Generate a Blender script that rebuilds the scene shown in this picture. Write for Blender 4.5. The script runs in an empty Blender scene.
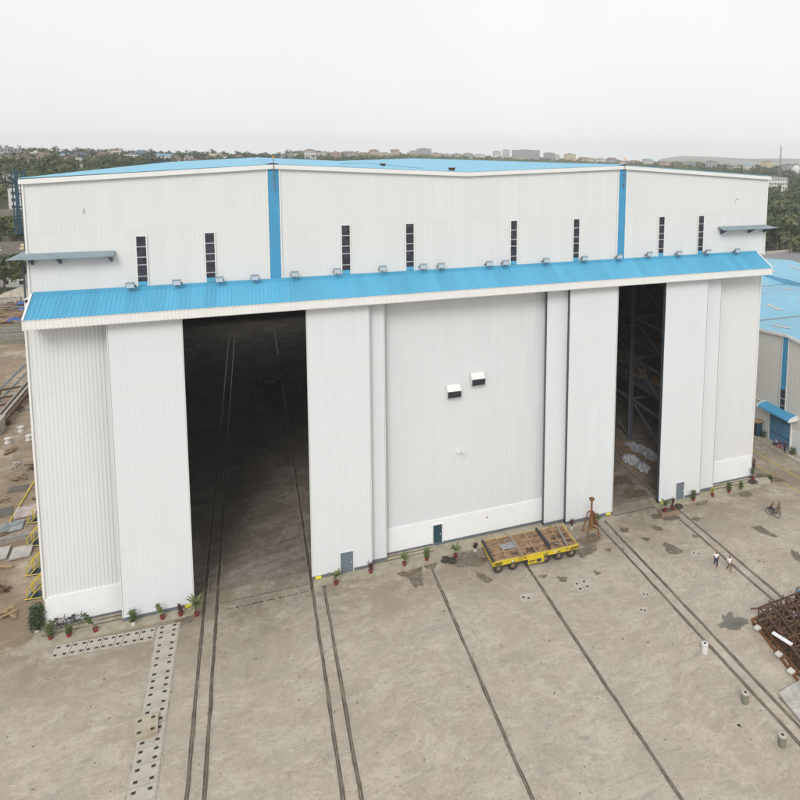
import bpy, bmesh, math, random
from math import sin, cos, pi, radians, hypot
from mathutils import Vector, Matrix, noise as mnoise
random.seed(7)
C = bpy.data.collections.new("place"); bpy.context.scene.collection.children.link(C)
sc = bpy.context.scene

# ------------------------------------------------------------------ materials
def newmat(name):
    m = bpy.data.materials.new(name); m.use_nodes = True
    nt = m.node_tree; b = nt.nodes['Principled BSDF']
    return m, nt, b
def mat(name, col, rough=.6, metal=0., var=.12, scale=2., bump=0., dirt=None, dirt_amt=.35, spec=None, detail=6):
    m, nt, b = newmat(name); N = nt.nodes; L = nt.links
    b.inputs['Roughness'].default_value = rough; b.inputs['Metallic'].default_value = metal
    if spec is not None: b.inputs['Specular IOR Level'].default_value = spec
    tc = N.new('ShaderNodeTexCoord'); nz = N.new('ShaderNodeTexNoise'); nz.inputs['Scale'].default_value = scale; nz.inputs['Detail'].default_value = detail
    L.new(tc.outputs['Object'], nz.inputs['Vector'])
    r = N.new('ShaderNodeValToRGB')
    r.color_ramp.elements[0].position = .3; r.color_ramp.elements[1].position = .7
    r.color_ramp.elements[0].color = tuple(max(0, c*(1-var)) for c in col)+(1,)
    r.color_ramp.elements[1].color = tuple(min(1, c*(1+var)) for c in col)+(1,)
    L.new(nz.outputs['Fac'], r.inputs['Fac']); out = r.outputs['Color']
    if dirt:
        n2 = N.new('ShaderNodeTexNoise'); n2.inputs['Scale'].default_value = scale*.35; n2.inputs['Detail'].default_value = 9; n2.inputs['Roughness'].default_value = .7
        L.new(tc.outputs['Object'], n2.inputs['Vector'])
        r2 = N.new('ShaderNodeValToRGB'); r2.color_ramp.elements[0].position = .5; r2.color_ramp.elements[1].position = .68
        r2.color_ramp.elements[0].color = (0,0,0,1); r2.color_ramp.elements[1].color = (dirt_amt,)*3+(1,)
        L.new(n2.outputs['Fac'], r2.inputs['Fac'])
        mx = N.new('ShaderNodeMix'); mx.data_type = 'RGBA'; L.new(r2.outputs['Color'], mx.inputs['Factor']); L.new(out, mx.inputs['A']); mx.inputs['B'].default_value = tuple(dirt)+(1,)
        out = mx.outputs['Result']
    L.new(out, b.inputs['Base Color'])
    if bump:
        bp_ = N.new('ShaderNodeBump'); bp_.inputs['Strength'].default_value = bump; bp_.inputs['Distance'].default_value = .05
        L.new(nz.outputs['Fac'], bp_.inputs['Height']); L.new(bp_.outputs['Normal'], b.inputs['Normal'])
    return m

def concrete(name, base, brown, wet, pale, mudmix=.4, joints=True):
    m, nt, b = newmat(name); N = nt.nodes; L = nt.links
    tc = N.new('ShaderNodeTexCoord')
    wn = N.new('ShaderNodeTexNoise'); wn.inputs['Scale'].default_value = .07; wn.inputs['Detail'].default_value = 3; L.new(tc.outputs['Object'], wn.inputs['Vector'])
    ws = N.new('ShaderNodeVectorMath'); ws.operation = 'SCALE'; ws.inputs['Scale'].default_value = 7.; L.new(wn.outputs['Color'], ws.inputs[0])
    wa_ = N.new('ShaderNodeVectorMath'); wa_.operation = 'ADD'; L.new(ws.outputs[0], wa_.inputs[0]); L.new(tc.outputs['Object'], wa_.inputs[1]); warped = wa_.outputs[0]
    def nz(scale, detail=8, rough=.6, rot=0, sx=1, sy=1, dist=0):
        mp = N.new('ShaderNodeMapping'); mp.inputs['Rotation'].default_value = (0,0,rot); mp.inputs['Scale'].default_value = (sx,sy,1)
        L.new(warped, mp.inputs['Vector'])
        n = N.new('ShaderNodeTexNoise'); n.inputs['Scale'].default_value = scale; n.inputs['Detail'].default_value = detail; n.inputs['Roughness'].default_value = rough; n.inputs['Distortion'].default_value = dist
        L.new(mp.outputs['Vector'], n.inputs['Vector']); return n.outputs['Fac']
    def ramp(f, a, b_, v=1., lo=0.):
        r = N.new('ShaderNodeMapRange'); r.inputs['From Min'].default_value = a; r.inputs['From Max'].default_value = b_; r.inputs['To Min'].default_value = lo; r.inputs['To Max'].default_value = v; r.interpolation_type = 'SMOOTHSTEP'
        L.new(f, r.inputs['Value']); return r.outputs['Result']
    def mix(f, A, B):
        x = N.new('ShaderNodeMix'); x.data_type = 'RGBA'
        if isinstance(f, float): x.inputs['Factor'].default_value = f
        else: L.new(f, x.inputs['Factor'])
        for k, v in (('A',A),('B',B)):
            if isinstance(v, tuple): x.inputs[k].default_value = v+(1,)
            else: L.new(v, x.inputs[k])
        return x.outputs['Result']
    dk = lambda k: tuple(c*k for c in base)
    col = mix(ramp(nz(.10,9,.72), .42, .58, mudmix), base, brown)
    col = mix(ramp(nz(.33,12,.78), .40, .62, .75), col, dk(.76))
    col = mix(ramp(nz(.24,12,.80,.6), .48, .62, .6), col, pale)
    col = mix(ramp(nz(.55,12,.82,1.1,.6,1.2), .52, .66, .4), col, tuple(c*.82 for c in brown))
    col = mix(ramp(nz(.9,12,.88,-.35,.45,1.5), .52, .60, .7), col, pale)
    col = mix(ramp(nz(1.0,12,.85,.95,.3,1.8), .56, .64, .55), col, pale)
    col = mix(ramp(nz(1.3,12,.88,1.9,.5,1.4), .52, .60, .75), col, dk(.62))
    col = mix(ramp(nz(.15,12,.8), .57, .66, .5), col, wet)
    col = mix(ramp(nz(3.2,9,.9), .49, .60, .6), col, dk(.66))
    col = mix(ramp(nz(5.5,9,.9), .53, .62, .65), col, pale)
    ve = N.new('ShaderNodeTexVoronoi'); ve.feature = 'DISTANCE_TO_EDGE'; ve.inputs['Scale'].default_value = .16; wv = N.new('ShaderNodeVectorMath'); wv.operation = 'SCALE'; wv.inputs['Scale'].default_value = 1.; L.new(warped, wv.inputs[0]); L.new(wv.outputs[0], ve.inputs['Vector'])
    ck = N.new('ShaderNodeMath'); ck.operation = 'MULTIPLY'; L.new(ramp(ve.outputs['Distance'], .001, .0045, 0., 1.), ck.inputs[0]); L.new(ramp(nz(.12,5), .58, .68, .3), ck.inputs[1])
    col = mix(ck.outputs[0], col, dk(.35))
    # grimy band in front of the doors
    sp = N.new('ShaderNodeSeparateXYZ'); L.new(tc.outputs['Object'], sp.inputs[0])
    g1 = ramp(sp.outputs['Y'], -13., -3.5, 1.); g2 = ramp(nz(.22,12,.8), .38, .56, .9)
    gm = N.new('ShaderNodeMath'); gm.operation = 'MULTIPLY'; L.new(g1, gm.inputs[0]); L.new(g2, gm.inputs[1])
    col = mix(gm.outputs[0], col, tuple(c*.62 for c in brown))
    vo = N.new('ShaderNodeTexVoronoi'); vo.inputs['Scale'].default_value = .55; L.new(tc.outputs['Object'], vo.inputs['Vector'])
    spot = ramp(vo.outputs['Distance'], .04, .075, 0., 1.)
    cs = N.new('ShaderNodeSeparateColor'); L.new(vo.outputs['Color'], cs.inputs['Color'])
    mm = N.new('ShaderNodeMath'); mm.operation = 'MULTIPLY'; L.new(spot, mm.inputs[0]); L.new(ramp(cs.outputs['Red'], .6, .62, .7), mm.inputs[1])
    col = mix(mm.outputs[0], col, (.06,.05,.04))
    if joints:
        br = N.new('ShaderNodeTexBrick'); br.inputs['Scale'].default_value = 1.; br.inputs['Brick Width'].default_value = 5.2; br.inputs['Row Height'].default_value = 4.4
        br.inputs['Mortar Size'].default_value = .035; br.inputs['Mortar Smooth'].default_value = .6; br.offset = .5
        L.new(tc.outputs['Object'], br.inputs['Vector'])
        jm = N.new('ShaderNodeMath'); jm.operation = 'MULTIPLY'; L.new(br.outputs['Fac'], jm.inputs[0]); L.new(ramp(nz(.3,4), .46, .64, .5), jm.inputs[1])
        col = mix(jm.outputs[0], col, tuple(c*.45 for c in base))
    L.new(col, b.inputs['Base Color']); b.inputs['Roughness'].default_value = .88
    L.new(ramp(nz(.16,9,.78,0,1,1,.8), .57, .66, .62, .9), b.inputs['Roughness'])
    bp_ = N.new('ShaderNodeBump'); bp_.inputs['Strength'].default_value = .35; bp_.inputs['Distance'].default_value = .04
    L.new(nz(3,8,.7), bp_.inputs['Height']); L.new(bp_.outputs['Normal'], b.inputs['Normal'])
    return m

def leafmat(name, c1, c2, scale=.5):
    m, nt, b = newmat(name); N = nt.nodes; L = nt.links
    tc = N.new('ShaderNodeTexCoord'); nz = N.new('ShaderNodeTexNoise'); nz.inputs['Scale'].default_value = scale; nz.inputs['Detail'].default_value = 5
    L.new(tc.outputs['Object'], nz.inputs['Vector'])
    oi = N.new('ShaderNodeObjectInfo')
    ad = N.new('ShaderNodeMath'); ad.operation = 'ADD'; L.new(nz.outputs['Fac'], ad.inputs[0])
    mu = N.new('ShaderNodeMath'); mu.operation = 'MULTIPLY'; L.new(oi.outputs['Random'], mu.inputs[0]); mu.inputs[1].default_value = .5; L.new(mu.outputs[0], ad.inputs[1])
    r = N.new('ShaderNodeValToRGB'); r.color_ramp.elements[0].position = .4; r.color_ramp.elements[1].position = 1.
    r.color_ramp.elements[0].color = c1+(1,); r.color_ramp.elements[1].color = c2+(1,)
    L.new(ad.outputs[0], r.inputs['Fac']); L.new(r.outputs['Color'], b.inputs['Base Color']); b.inputs['Roughness'].default_value = .7
    return m

def sheet(name, col, w=1.0, h=6.85, tone=.03, streak=.10, dirt=(.42,.39,.33), axis='X', rough=.45):
    m, nt, b = newmat(name); N = nt.nodes; L = nt.links; b.inputs['Roughness'].default_value = rough
    tc = N.new('ShaderNodeTexCoord'); sp = N.new('ShaderNodeSeparateXYZ'); L.new(tc.outputs['Object'], sp.inputs[0])
    def fl(o, d):
        a = N.new('ShaderNodeMath'); a.operation = 'DIVIDE'; L.new(o, a.inputs[0]); a.inputs[1].default_value = d
        f = N.new('ShaderNodeMath'); f.operation = 'FLOOR'; L.new(a.outputs[0], f.inputs[0]); return f.outputs[0]
    cx = N.new('ShaderNodeCombineXYZ'); L.new(fl(sp.outputs['X'], w), cx.inputs['X']); L.new(fl(sp.outputs['Z'], h), cx.inputs['Z']); L.new(fl(sp.outputs['Y'], w*1.0), cx.inputs['Y'])
    if axis == 'X': cx.inputs['Y'].default_value = 0; [nt.links.remove(l) for l in list(cx.inputs['Y'].links)]
    wn = N.new('ShaderNodeTexWhiteNoise'); L.new(cx.outputs[0], wn.inputs['Vector'])
    r = N.new('ShaderNodeMapRange'); r.inputs['To Min'].default_value = 1-tone; r.inputs['To Max'].default_value = 1+tone*.4; L.new(wn.outputs['Value'], r.inputs['Value'])
    vm = N.new('ShaderNodeVectorMath'); vm.operation = 'SCALE'; vm.inputs[0].default_value = col; L.new(r.outputs['Result'], vm.inputs['Scale']); out = vm.outputs[0]
    def lay(out, scale, sc3, a, b_, amt, c2):
        mp = N.new('ShaderNodeMapping'); mp.inputs['Scale'].default_value = sc3; L.new(tc.outputs['Object'], mp.inputs['Vector'])
        n = N.new('ShaderNodeTexNoise'); n.inputs['Scale'].default_value = scale; n.inputs['Detail'].default_value = 9; n.inputs['Roughness'].default_value = .7; L.new(mp.outputs['Vector'], n.inputs['Vector'])
        q = N.new('ShaderNodeMapRange'); q.inputs['From Min'].default_value = a; q.inputs['From Max'].default_value = b_; q.inputs['To Max'].default_value = amt; L.new(n.outputs['Fac'], q.inputs['Value'])
        x = N.new('ShaderNodeMix'); x.data_type = 'RGBA'; L.new(q.outputs['Result'], x.inputs['Factor']); L.new(out, x.inputs['A']); x.inputs['B'].default_value = c2+(1,); return x.outputs['Result']
    out = lay(out, 1.0, (2.2,2.2,.07), .50, .75, streak, dirt)
    out = lay(out, .35, (1,1,.6), .5, .72, streak*.8, tuple(c*.86 for c in col))
    L.new(out, b.inputs['Base Color']); return m
M = {}
M['wall'] = sheet('wall_sheet', (.70,.71,.705), streak=.08, tone=.022, dirt=(.50,.50,.48))
M['wallcool'] = sheet('middle_wall_sheet', (.67,.695,.71), tone=.02, streak=.07)
M['leaf'] = sheet('door_sheet', (.70,.725,.745), tone=.018, streak=.07)
M['dado'] = mat('painted_masonry', (.80,.81,.82), .7, var=.02, scale=1.5, dirt=(.5,.47,.42), dirt_amt=.12)
M['trim'] = mat('white_trim', (.76,.76,.74), .5, var=.03, scale=1)
M['blue'] = sheet('blue_roof_sheet', (.088,.375,.575), tone=.10, streak=.25, dirt=(.24,.43,.52), rough=.4)
M['roofblue'] = sheet('blue_main_roof', (.19,.445,.60), w=1.2, tone=.07, streak=.3, dirt=(.30,.47,.55), axis='XY', rough=.35)
M['stripe'] = mat('blue_stripe', (.06,.30,.52), .45, var=.04, scale=.8)
M['doorblue'] = mat('blue_shutter', (.07,.22,.38), .5, var=.08, scale=1.5, dirt=(.2,.3,.36), dirt_amt=.3)
M['steeldark'] = mat('dark_door_edge', (.055,.075,.095), .5, var=.1, scale=2)
M['skirt'] = mat('grey_door_skirt', (.13,.15,.17), .7, var=.15, scale=3)
M['greydoor'] = mat('grey_wicket_door', (.14,.17,.21), .55, var=.06, scale=3)
M['tealdoor'] = mat('dark_teal_door', (.02,.06,.08), .5, var=.06, scale=3)
M['glass'] = mat('dark_glass', (.04,.042,.055), .22, var=.55, scale=2.2)
M['frame'] = mat('window_frame', (.42,.43,.45), .5)
M['ledge'] = mat('steel_ledge', (.20,.26,.29), .5, var=.12, scale=1.2, dirt=(.3,.32,.32))
M['ladder'] = mat('blue_ladder_paint', (.02,.065,.10), .5)
M['shadelining'] = mat('shade_lining', (.07,.07,.075), .8, var=.3, scale=.4)  # inner wall colour darkened to paint in the hall's shade
M['instruct'] = mat('inner_steel', (.11,.13,.16), .7, var=.2, scale=.6)
M['crane'] = mat('inner_crane_paint', (.25,.15,.03), .6)
M['yellow'] = mat('machine_yellow', (.62,.47,.02), .5, var=.12, scale=2.5, dirt=(.22,.14,.05), dirt_amt=.65)
M['bufferyellow'] = mat('buffer_yellow', (.75,.68,.03), .5)
M['black'] = mat('black_paint', (.02,.02,.022), .5)
M['rust'] = mat('rusty_plate', (.245,.15,.085), .85, var=.5, scale=1.6, bump=.5, dirt=(.10,.05,.025), dirt_amt=.95)
M['rustpale'] = mat('pale_rust_flange', (.36,.25,.14), .85, var=.25, scale=3, dirt=(.22,.12,.06), dirt_amt=.6)
M['rustdark'] = mat('dark_rusty_steel', (.085,.05,.032), .8, var=.45, scale=2, dirt=(.22,.09,.03), dirt_amt=.6)
M['rustorange'] = mat('orange_rust', (.20,.085,.03), .85, var=.5, scale=3, dirt=(.06,.035,.025), dirt_amt=.9)
M['rustmid'] = mat('brown_rusty_bars', (.13,.07,.035), .85, var=.6, scale=2, dirt=(.05,.035,.03), dirt_amt=.9)
M['tyre'] = mat('tyre_rubber', (.03,.028,.026), .85, var=.2, scale=6, dirt=(.12,.1,.08), dirt_amt=.4)
M['rim'] = mat('wheel_rim', (.22,.15,.10), .6, var=.3, scale=5)
M['tarp'] = mat('grey_tarp', (.26,.27,.28), .6, var=.2, scale=3)
M['tarpwhite'] = mat('pale_tarp', (.34,.35,.39), .5, var=.25, scale=2)
M['cslab'] = mat('pale_concrete_slab', (.43,.40,.345), .85, var=.10, scale=2.5, bump=.25, dirt=(.28,.23,.17), dirt_amt=.6)
M['hole'] = mat('slab_hole', (.03,.026,.02), .9)
M['cwhite'] = mat('white_concrete', (.62,.61,.58), .8, var=.08, scale=4, dirt=(.4,.37,.3))
M['cmoss'] = mat('mossy_concrete', (.19,.19,.14), .85, var=.3, scale=5, dirt=(.34,.32,.26))
M['ledgecon'] = mat('ledge_concrete', (.36,.325,.25), .85, var=.15, scale=1.5, bump=.3, dirt=(.25,.21,.12), dirt_amt=.7)
M['groove'] = mat('rail_groove', (.10,.08,.06), .85, var=.5, scale=1.2, dirt=(.26,.215,.16), dirt_amt=.95)
M['railtop'] = mat('rail_steel', (.26,.22,.18), .35, metal=.6, var=.4, scale=1)
M['raillip'] = mat('rail_lip', (.42,.38,.31), .8, var=.2, scale=3, dirt=(.12,.09,.07), dirt_amt=.9)
M['pot'] = mat('red_pot', (.22,.02,.028), .5, var=.1, scale=6)
M['potwhite'] = mat('white_pot', (.7,.7,.68), .5)
M['brick'] = mat('old_brick', (.26,.17,.12), .9, var=.3, scale=5, dirt=(.4,.34,.26))
M['plantg'] = leafmat('pot_plant_green', (.035,.065,.015), (.13,.17,.04), 3)
M['plantdk'] = leafmat('pot_plant_dark', (.025,.045,.015), (.08,.12,.03), 3)
M['plantred'] = leafmat('pot_plant_red', (.05,.012,.018), (.12,.03,.04), 3)
M['planty'] = leafmat('pot_plant_yellow', (.30,.26,.02), (.5,.42,.04), 3)
M['leafa'] = leafmat('broadleaf_foliage', (.030,.050,.016), (.095,.125,.035), .25)
M['leafb'] = leafmat('broadleaf_foliage_light', (.045,.07,.02), (.13,.155,.04), .25)
M['palmf'] = leafmat('palm_frond', (.040,.065,.022), (.15,.165,.055), .3)
M['bark'] = mat('bark', (.16,.12,.085), .9, var=.3, scale=2)
M['wallcream'] = mat('cream_render', (.58,.50,.33), .8, var=.06); M['wallwhite'] = mat('white_render', (.62,.61,.58), .8, var=.08)
M['wallgrey'] = mat('grey_render', (.36,.36,.38), .8, var=.08); M['wallpink'] = mat('pink_render', (.50,.38,.33), .8, var=.08)
M['wallyellow'] = mat('yellow_render', (.55,.44,.20), .8, var=.06); M['wallblue'] = mat('blue_render', (.17,.27,.36), .8, var=.06)
M['rooftile'] = mat('red_tile', (.20,.12,.10), .85, var=.2, scale=1); M['roofgrey'] = mat('grey_roof', (.20,.20,.205), .8, var=.15, scale=.5, dirt=(.32,.3,.27))
M['roofbrown'] = mat('brown_sheet_roof', (.115,.10,.088), .85, var=.18, scale=.4, dirt=(.2,.17,.14)); M['rooftin'] = mat('tin_roof', (.36,.32,.26), .7, var=.2, scale=1)
M['beige'] = sheet('beige_cladding', (.68,.665,.62), axis='XY', tone=.03, streak=.15, dirt=(.36,.33,.27))
M['skylight'] = mat('translucent_roof_panel', (.52,.46,.44), .5, var=.1)
M['lamp'] = mat('lamp_glass', (.78,.80,.82), .2, var=.03)
M['skin'] = mat('skin', (.25,.13,.08), .6, var=.05); M['hair'] = mat('black_hair', (.015,.012,.01), .6)
M['cwhite_cloth'] = mat('white_cloth', (.72,.72,.74), .8, var=.05); M['cnavy'] = mat('navy_cloth', (.025,.03,.07), .8, var=.1)
M['cbrown'] = mat('brown_cloth', (.16,.11,.07), .8, var=.1); M['colive'] = mat('olive_cloth', (.14,.13,.07), .8, var=.1)
M['cblue'] = mat('blue_cloth', (.10,.30,.58), .8, var=.1); M['cmaroon'] = mat('maroon_cloth', (.12,.03,.05), .8, var=.1); M['cpink'] = mat('pink_cloth', (.5,.12,.2), .8, var=.1)
M['cblack'] = mat('dark_cloth', (.03,.03,.04), .8, var=.1); M['clilac'] = mat('lilac_cloth', (.42,.44,.62), .8, var=.1)
M['wood'] = mat('old_timber', (.24,.17,.10), .9, var=.3, scale=3, dirt=(.12,.09,.06)); M['woodgrey'] = mat('grey_timber', (.26,.24,.215), .9, var=.25, scale=2)
M['bluetarp'] = mat('blue_tarp', (.04,.10,.32), .5, var=.15, scale=3)
M['plateblue'] = mat('blue_grey_plate', (.17,.20,.22), .6, var=.5, scale=2.5, dirt=(.45,.44,.42), dirt_amt=.8); M['platepink'] = mat('faded_pink_plate', (.40,.33,.32), .6, var=.4, scale=2, dirt=(.5,.5,.5)); M['platedark'] = mat('dark_mesh_plate', (.11,.10,.09), .8, var=.4, scale=6)
M['platewhite'] = mat('pale_plate', (.44,.425,.395), .6, var=.2, scale=2, dirt=(.22,.2,.18), dirt_amt=.7)
M['yline'] = mat('yellow_road_paint', (.50,.38,.07), .8, var=.2, scale=4, dirt=(.3,.27,.2), dirt_amt=.6)
M['puddle'] = mat('wet_concrete', (.145,.12,.088), .5, var=.35, scale=1.6, dirt=(.25,.215,.16), dirt_amt=.6)
M['puddlegrey'] = mat('drying_puddle', (.14,.13,.11), .5, var=.35, scale=.8, dirt=(.24,.23,.22))
def patchy(name, wet, dry, rough):
    m, nt, b = newmat(name); N = nt.nodes; L = nt.links; tc = N.new('ShaderNodeTexCoord'); n = N.new('ShaderNodeTexNoise'); n.inputs['Scale'].default_value = 1.7; n.inputs['Detail'].default_value = 12; n.inputs['Roughness'].default_value = .78; L.new(tc.outputs['Object'], n.inputs['Vector'])
    r = N.new('ShaderNodeValToRGB'); r.color_ramp.elements[0].position = .48; r.color_ramp.elements[1].position = .62; r.color_ramp.elements[0].color = wet+(1,); r.color_ramp.elements[1].color = dry+(1,); L.new(n.outputs['Fac'], r.inputs['Fac']); L.new(r.outputs['Color'], b.inputs['Base Color']); b.inputs['Roughness'].default_value = rough; return m
M['puddle'] = patchy('wet_concrete', (.125,.10,.068), (.235,.195,.145), .5)
M['mastred'] = mat('mast_paint', (.32,.2,.2), .6)
M['redflag'] = mat('orange_marker', (.75,.33,.02), .5)
M['concrete'] = concrete('yard_concrete', (.425,.375,.31), (.375,.312,.228), (.235,.19,.135), (.52,.465,.39), .7)
M['mud'] = concrete('mud_yard', (.42,.345,.255), (.34,.25,.165), (.20,.15,.10), (.54,.47,.38), .9, False)
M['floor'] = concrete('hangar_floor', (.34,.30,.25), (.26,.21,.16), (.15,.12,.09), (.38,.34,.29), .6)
M['land'] = mat('far_land', (.05,.06,.028), .95, var=.4, scale=.03, dirt=(.12,.10,.06), dirt_amt=.6)
M['hillmat'] = mat('hazed_hill_scrub', (.22,.235,.20), .95, var=.3, scale=.01)  # paler than real scrub, distance haze painted into the base colour

# ------------------------------------------------------------------ mesh helpers
class MB:
    def __init__(s): s.v = []; s.f = []
    def add(s, vs, fs):
        o = len(s.v); s.v += [tuple(v) for v in vs]; s.f += [tuple(i+o for i in f) for f in fs]; return s
    def quad(s, a, b, c, d): return s.add([a,b,c,d], [(0,1,2,3)])
    def box(s, x0, x1, y0, y1, z0, z1):
        return s.add([(x0,y0,z0),(x1,y0,z0),(x1,y1,z0),(x0,y1,z0),(x0,y0,z1),(x1,y0,z1),(x1,y1,z1),(x0,y1,z1)],
                     [(0,3,2,1),(4,5,6,7),(0,1,5,4),(1,2,6,5),(2,3,7,6),(3,0,4,7)])
    def obox(s, c, size, rz=0, ry=0, rx=0):
        R = Matrix.Rotation(rz,3,'Z') @ Matrix.Rotation(ry,3,'Y') @ Matrix.Rotation(rx,3,'X'); c = Vector(c); h = [d/2 for d in size]
        vs = [c + R @ Vector((sx*h[0], sy*h[1], sz*h[2])) for sx,sy,sz in [(-1,-1,-1),(1,-1,-1),(1,1,-1),(-1,1,-1),(-1,-1,1),(1,-1,1),(1,1,1),(-1,1,1)]]
        return s.add(vs, [(0,3,2,1),(4,5,6,7),(0,1,5,4),(1,2,6,5),(2,3,7,6),(3,0,4,7)])
    def bar(s, p, q, w, h=None):
        p = Vector(p); q = Vector(q); h = h or w; d = (q-p).normalized()
        u = d.cross(Vector((0,0,1)));
        if u.length < .05: u = Vector((1,0,0))
        u.normalize(); n = u.cross(d).normalized()
        vs = [e + u*a*w/2 + n*b*h/2 for e in (p,q) for a,b in ((-1,-1),(1,-1),(1,1),(-1,1))]
        return s.add(vs, [(0,1,2,3),(7,6,5,4),(0,4,5,1),(1,5,6,2),(2,6,7,3),(3,7,4,0)])
    def tube(s, pts, rad, n=8, cap=True):
        pts = [Vector(p) for p in pts]
        if not hasattr(rad, '__len__'): rad = [rad]*len(pts)
        vs = []
        for i, p in enumerate(pts):
            d = (pts[min(i+1,len(pts)-1)] - pts[max(i-1,0)]).normalized()
            u = d.cross(Vector((0,0,1)))
            if u.length < .05: u = d.cross(Vector((0,1,0)))
            u.normalize(); w = u.cross(d)
            vs += [p + (u*cos(2*pi*k/n) + w*sin(2*pi*k/n))*rad[i] for k in range(n)]
        fs = [(i*n+k, i*n+(k+1)%n, (i+1)*n+(k+1)%n, (i+1)*n+k) for i in range(len(pts)-1) for k in range(n)]
        if cap: fs += [tuple(range(n))[::-1], tuple((len(pts)-1)*n+k for k in range(n))]
        return s.add(vs, fs)
    def lathe(s, prof, c=(0,0,0), n=16, axis='Z'):
        vs = []
        for r, z in prof:
            for k in range(n):
                a = 2*pi*k/n; p = (r*cos(a), r*sin(a), z)
                if axis == 'Y': p = (p[0], p[2], p[1])
                vs.append((c[0]+p[0], c[1]+p[1], c[2]+p[2]))
        fs = [(i*n+k, i*n+(k+1)%n, (i+1)*n+(k+1)%n, (i+1)*n+k) for i in range(len(prof)-1) for k in range(n)]
        fs += [tuple(range(n))[::-1], tuple((len(prof)-1)*n+k for k in range(n))]
        return s.add(vs, fs)
    def prism(s, poly, z0, z1):
        n = len(poly)
        return s.add([(x,y,z0) for x,y in poly]+[(x,y,z1) for x,y in poly], [tuple(range(n))[::-1], tuple(range(n,2*n))]+[(i,(i+1)%n,(i+1)%n+n,i+n) for i in range(n)])
    def build(s, name, m, parent=None, smooth=False, loc=None):
        me = bpy.data.meshes.new(name); me.from_pydata(s.v, [], s.f); me.validate(); me.materials.append(m)
        if smooth:
            me.polygons.foreach_set('use_smooth', [True]*len(me.polygons))
        me.update(); o = bpy.data.objects.new(name, me); C.objects.link(o)
        if parent: o.parent = parent
        if loc: o.location = loc
        return o
def tag(o, label, cat, group=None):
    o['label'] = label; o['category'] = cat
    if group: o['group'] = group
    return o
def empty(name, label, cat, loc=(0,0,0), rz=0, group=None, s=1.):
    o = bpy.data.objects.new(name, None); C.objects.link(o); o.location = loc; o.rotation_euler = (0,0,rz); o.scale = (s,s,s)
    return tag(o, label, cat, group)
def struct(o): o['kind'] = 'structure'; return o
def copy_tree(o, parent=None):
    c = o.copy(); C.objects.link(c); c.parent = parent
    for ch in list(o.children):
        copy_tree(ch, c)
    return c
def ribs(a, b, pitch, depth):       # trapezoid profile between a and b -> [(pos, offset)]
    out = []; n = max(1, round((b-a)/pitch)); p = (b-a)/n
    for i in range(n):
        x = a+i*p; out += [(x,0),(x+p*.42,0),(x+p*.54,depth),(x+p*.88,depth)]
    out.append((b,0)); return out
def corr_x(mb, x0, x1, zb, zt, y, pitch=.3, depth=.05):     # wall facing -y, ribs stand towards -y
    pr = ribs(x0,x1,pitch,depth); f = zt if callable(zt) else (lambda x: zt)
    for (a,da),(b,db) in zip(pr,pr[1:]):
        mb.quad((a,y-da,zb),(b,y-db,zb),(b,y-db,f(b)),(a,y-da,f(a)))
    return mb
def corr_y(mb, y0, y1, zb, zt, x, pitch=.3, depth=.05, sgn=-1):
    pr = ribs(y0,y1,pitch,depth); f = zt if callable(zt) else (lambda y: zt)
    for (a,da),(b,db) in zip(pr,pr[1:]):
        mb.quad((x+sgn*da,a,zb),(x+sgn*db,b,zb),(x+sgn*db,b,f(b)),(x+sgn*da,a,f(a)))
    return mb

# ------------------------------------------------------------------ camera frame (also used to place far things)
CP = Vector((16.857,-65.680,41.815)); CR = Vector((.92567,-.37810,.013156)); CD = Vector((-.029409,-.106583,-.993869)); CF = Vector((.377185,.919609,-.109780))
FPX, CX, CY = 675.53, 524.72, 221.42
def ray(u, v): return CR*((u-CX)/FPX) + CD*((v-CY)/FPX) + CF
def at(u, v, D): return CP + ray(u,v)*D

def sst(a, b, x):
    t = max(0., min(1., (x-a)/(b-a))); return t*t*(3-2*t)
HT = [(-9,20),(-.28,20),(0,16),(.07,13),(.21,10.5),(.37,5),(.55,0),(.65,-2),(9,-2)]
def th(x, y):
    d = y+66
    if d < 60: return -.012
    a = (x-17)/d
    for (a0,h0),(a1,h1) in zip(HT,HT[1:]):
        if a0 <= a <= a1: H = h0+(h1-h0)*(a-a0)/(a1-a0); break
    else: H = 0
    D = hypot(x-17, d)
    return H*sst(235, 520+max(0,a)*1900, D) - max(0,D-1750)*.0155 - .012 + (1.5*mnoise.noise((x*.01,y*.01,0)) if D>300 else 0)*sst(260,400,D)

# ------------------------------------------------------------------ setting
def ground():
    xs = [-2990,-2500,-1400]+list(range(-1000,-200,50))+list(range(-200,200,20))+list(range(200,1400,60))+[1600,2000,2600,3200,3590]
    ys = [-390,-200]+list(range(-100,150,50))+list(range(150,600,20))+list(range(600,1700,80))+[1800,2200,3000,3490]
    mb = MB(); n = len(xs)
    mb.v = [(x,y,th(x,y)) for y in ys for x in xs]
    mb.f = [(j*n+i,j*n+i+1,(j+1)*n+i+1,(j+1)*n+i) for j in range(len(ys)-1) for i in range(n-1)]
    struct(mb.build('ground', M['land'], smooth=True))
ground()
struct(MB().quad((-60,-95,0),(170,-95,0),(170,62,0),(-60,62,0)).build('concrete_yard', M['concrete']))
struct(MB().add([(-78,-1.5,.004),(-1.3,-1.5,.004),(-.4,4,.004),(-.4,150,.004),(-78,150,.004),(-14,-10,.004),(-30,-12,.004)],[(0,6,5,1,2,3,4)]).build('mud_yard', M['mud']))
struct(MB().quad((-120,147,.008),(-20,143,.008),(-20,152,.008),(-120,158,.008)).build('dirt_road', M['cslab']))
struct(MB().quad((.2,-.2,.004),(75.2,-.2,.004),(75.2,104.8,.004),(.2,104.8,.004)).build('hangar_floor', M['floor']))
k = MB()
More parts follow.
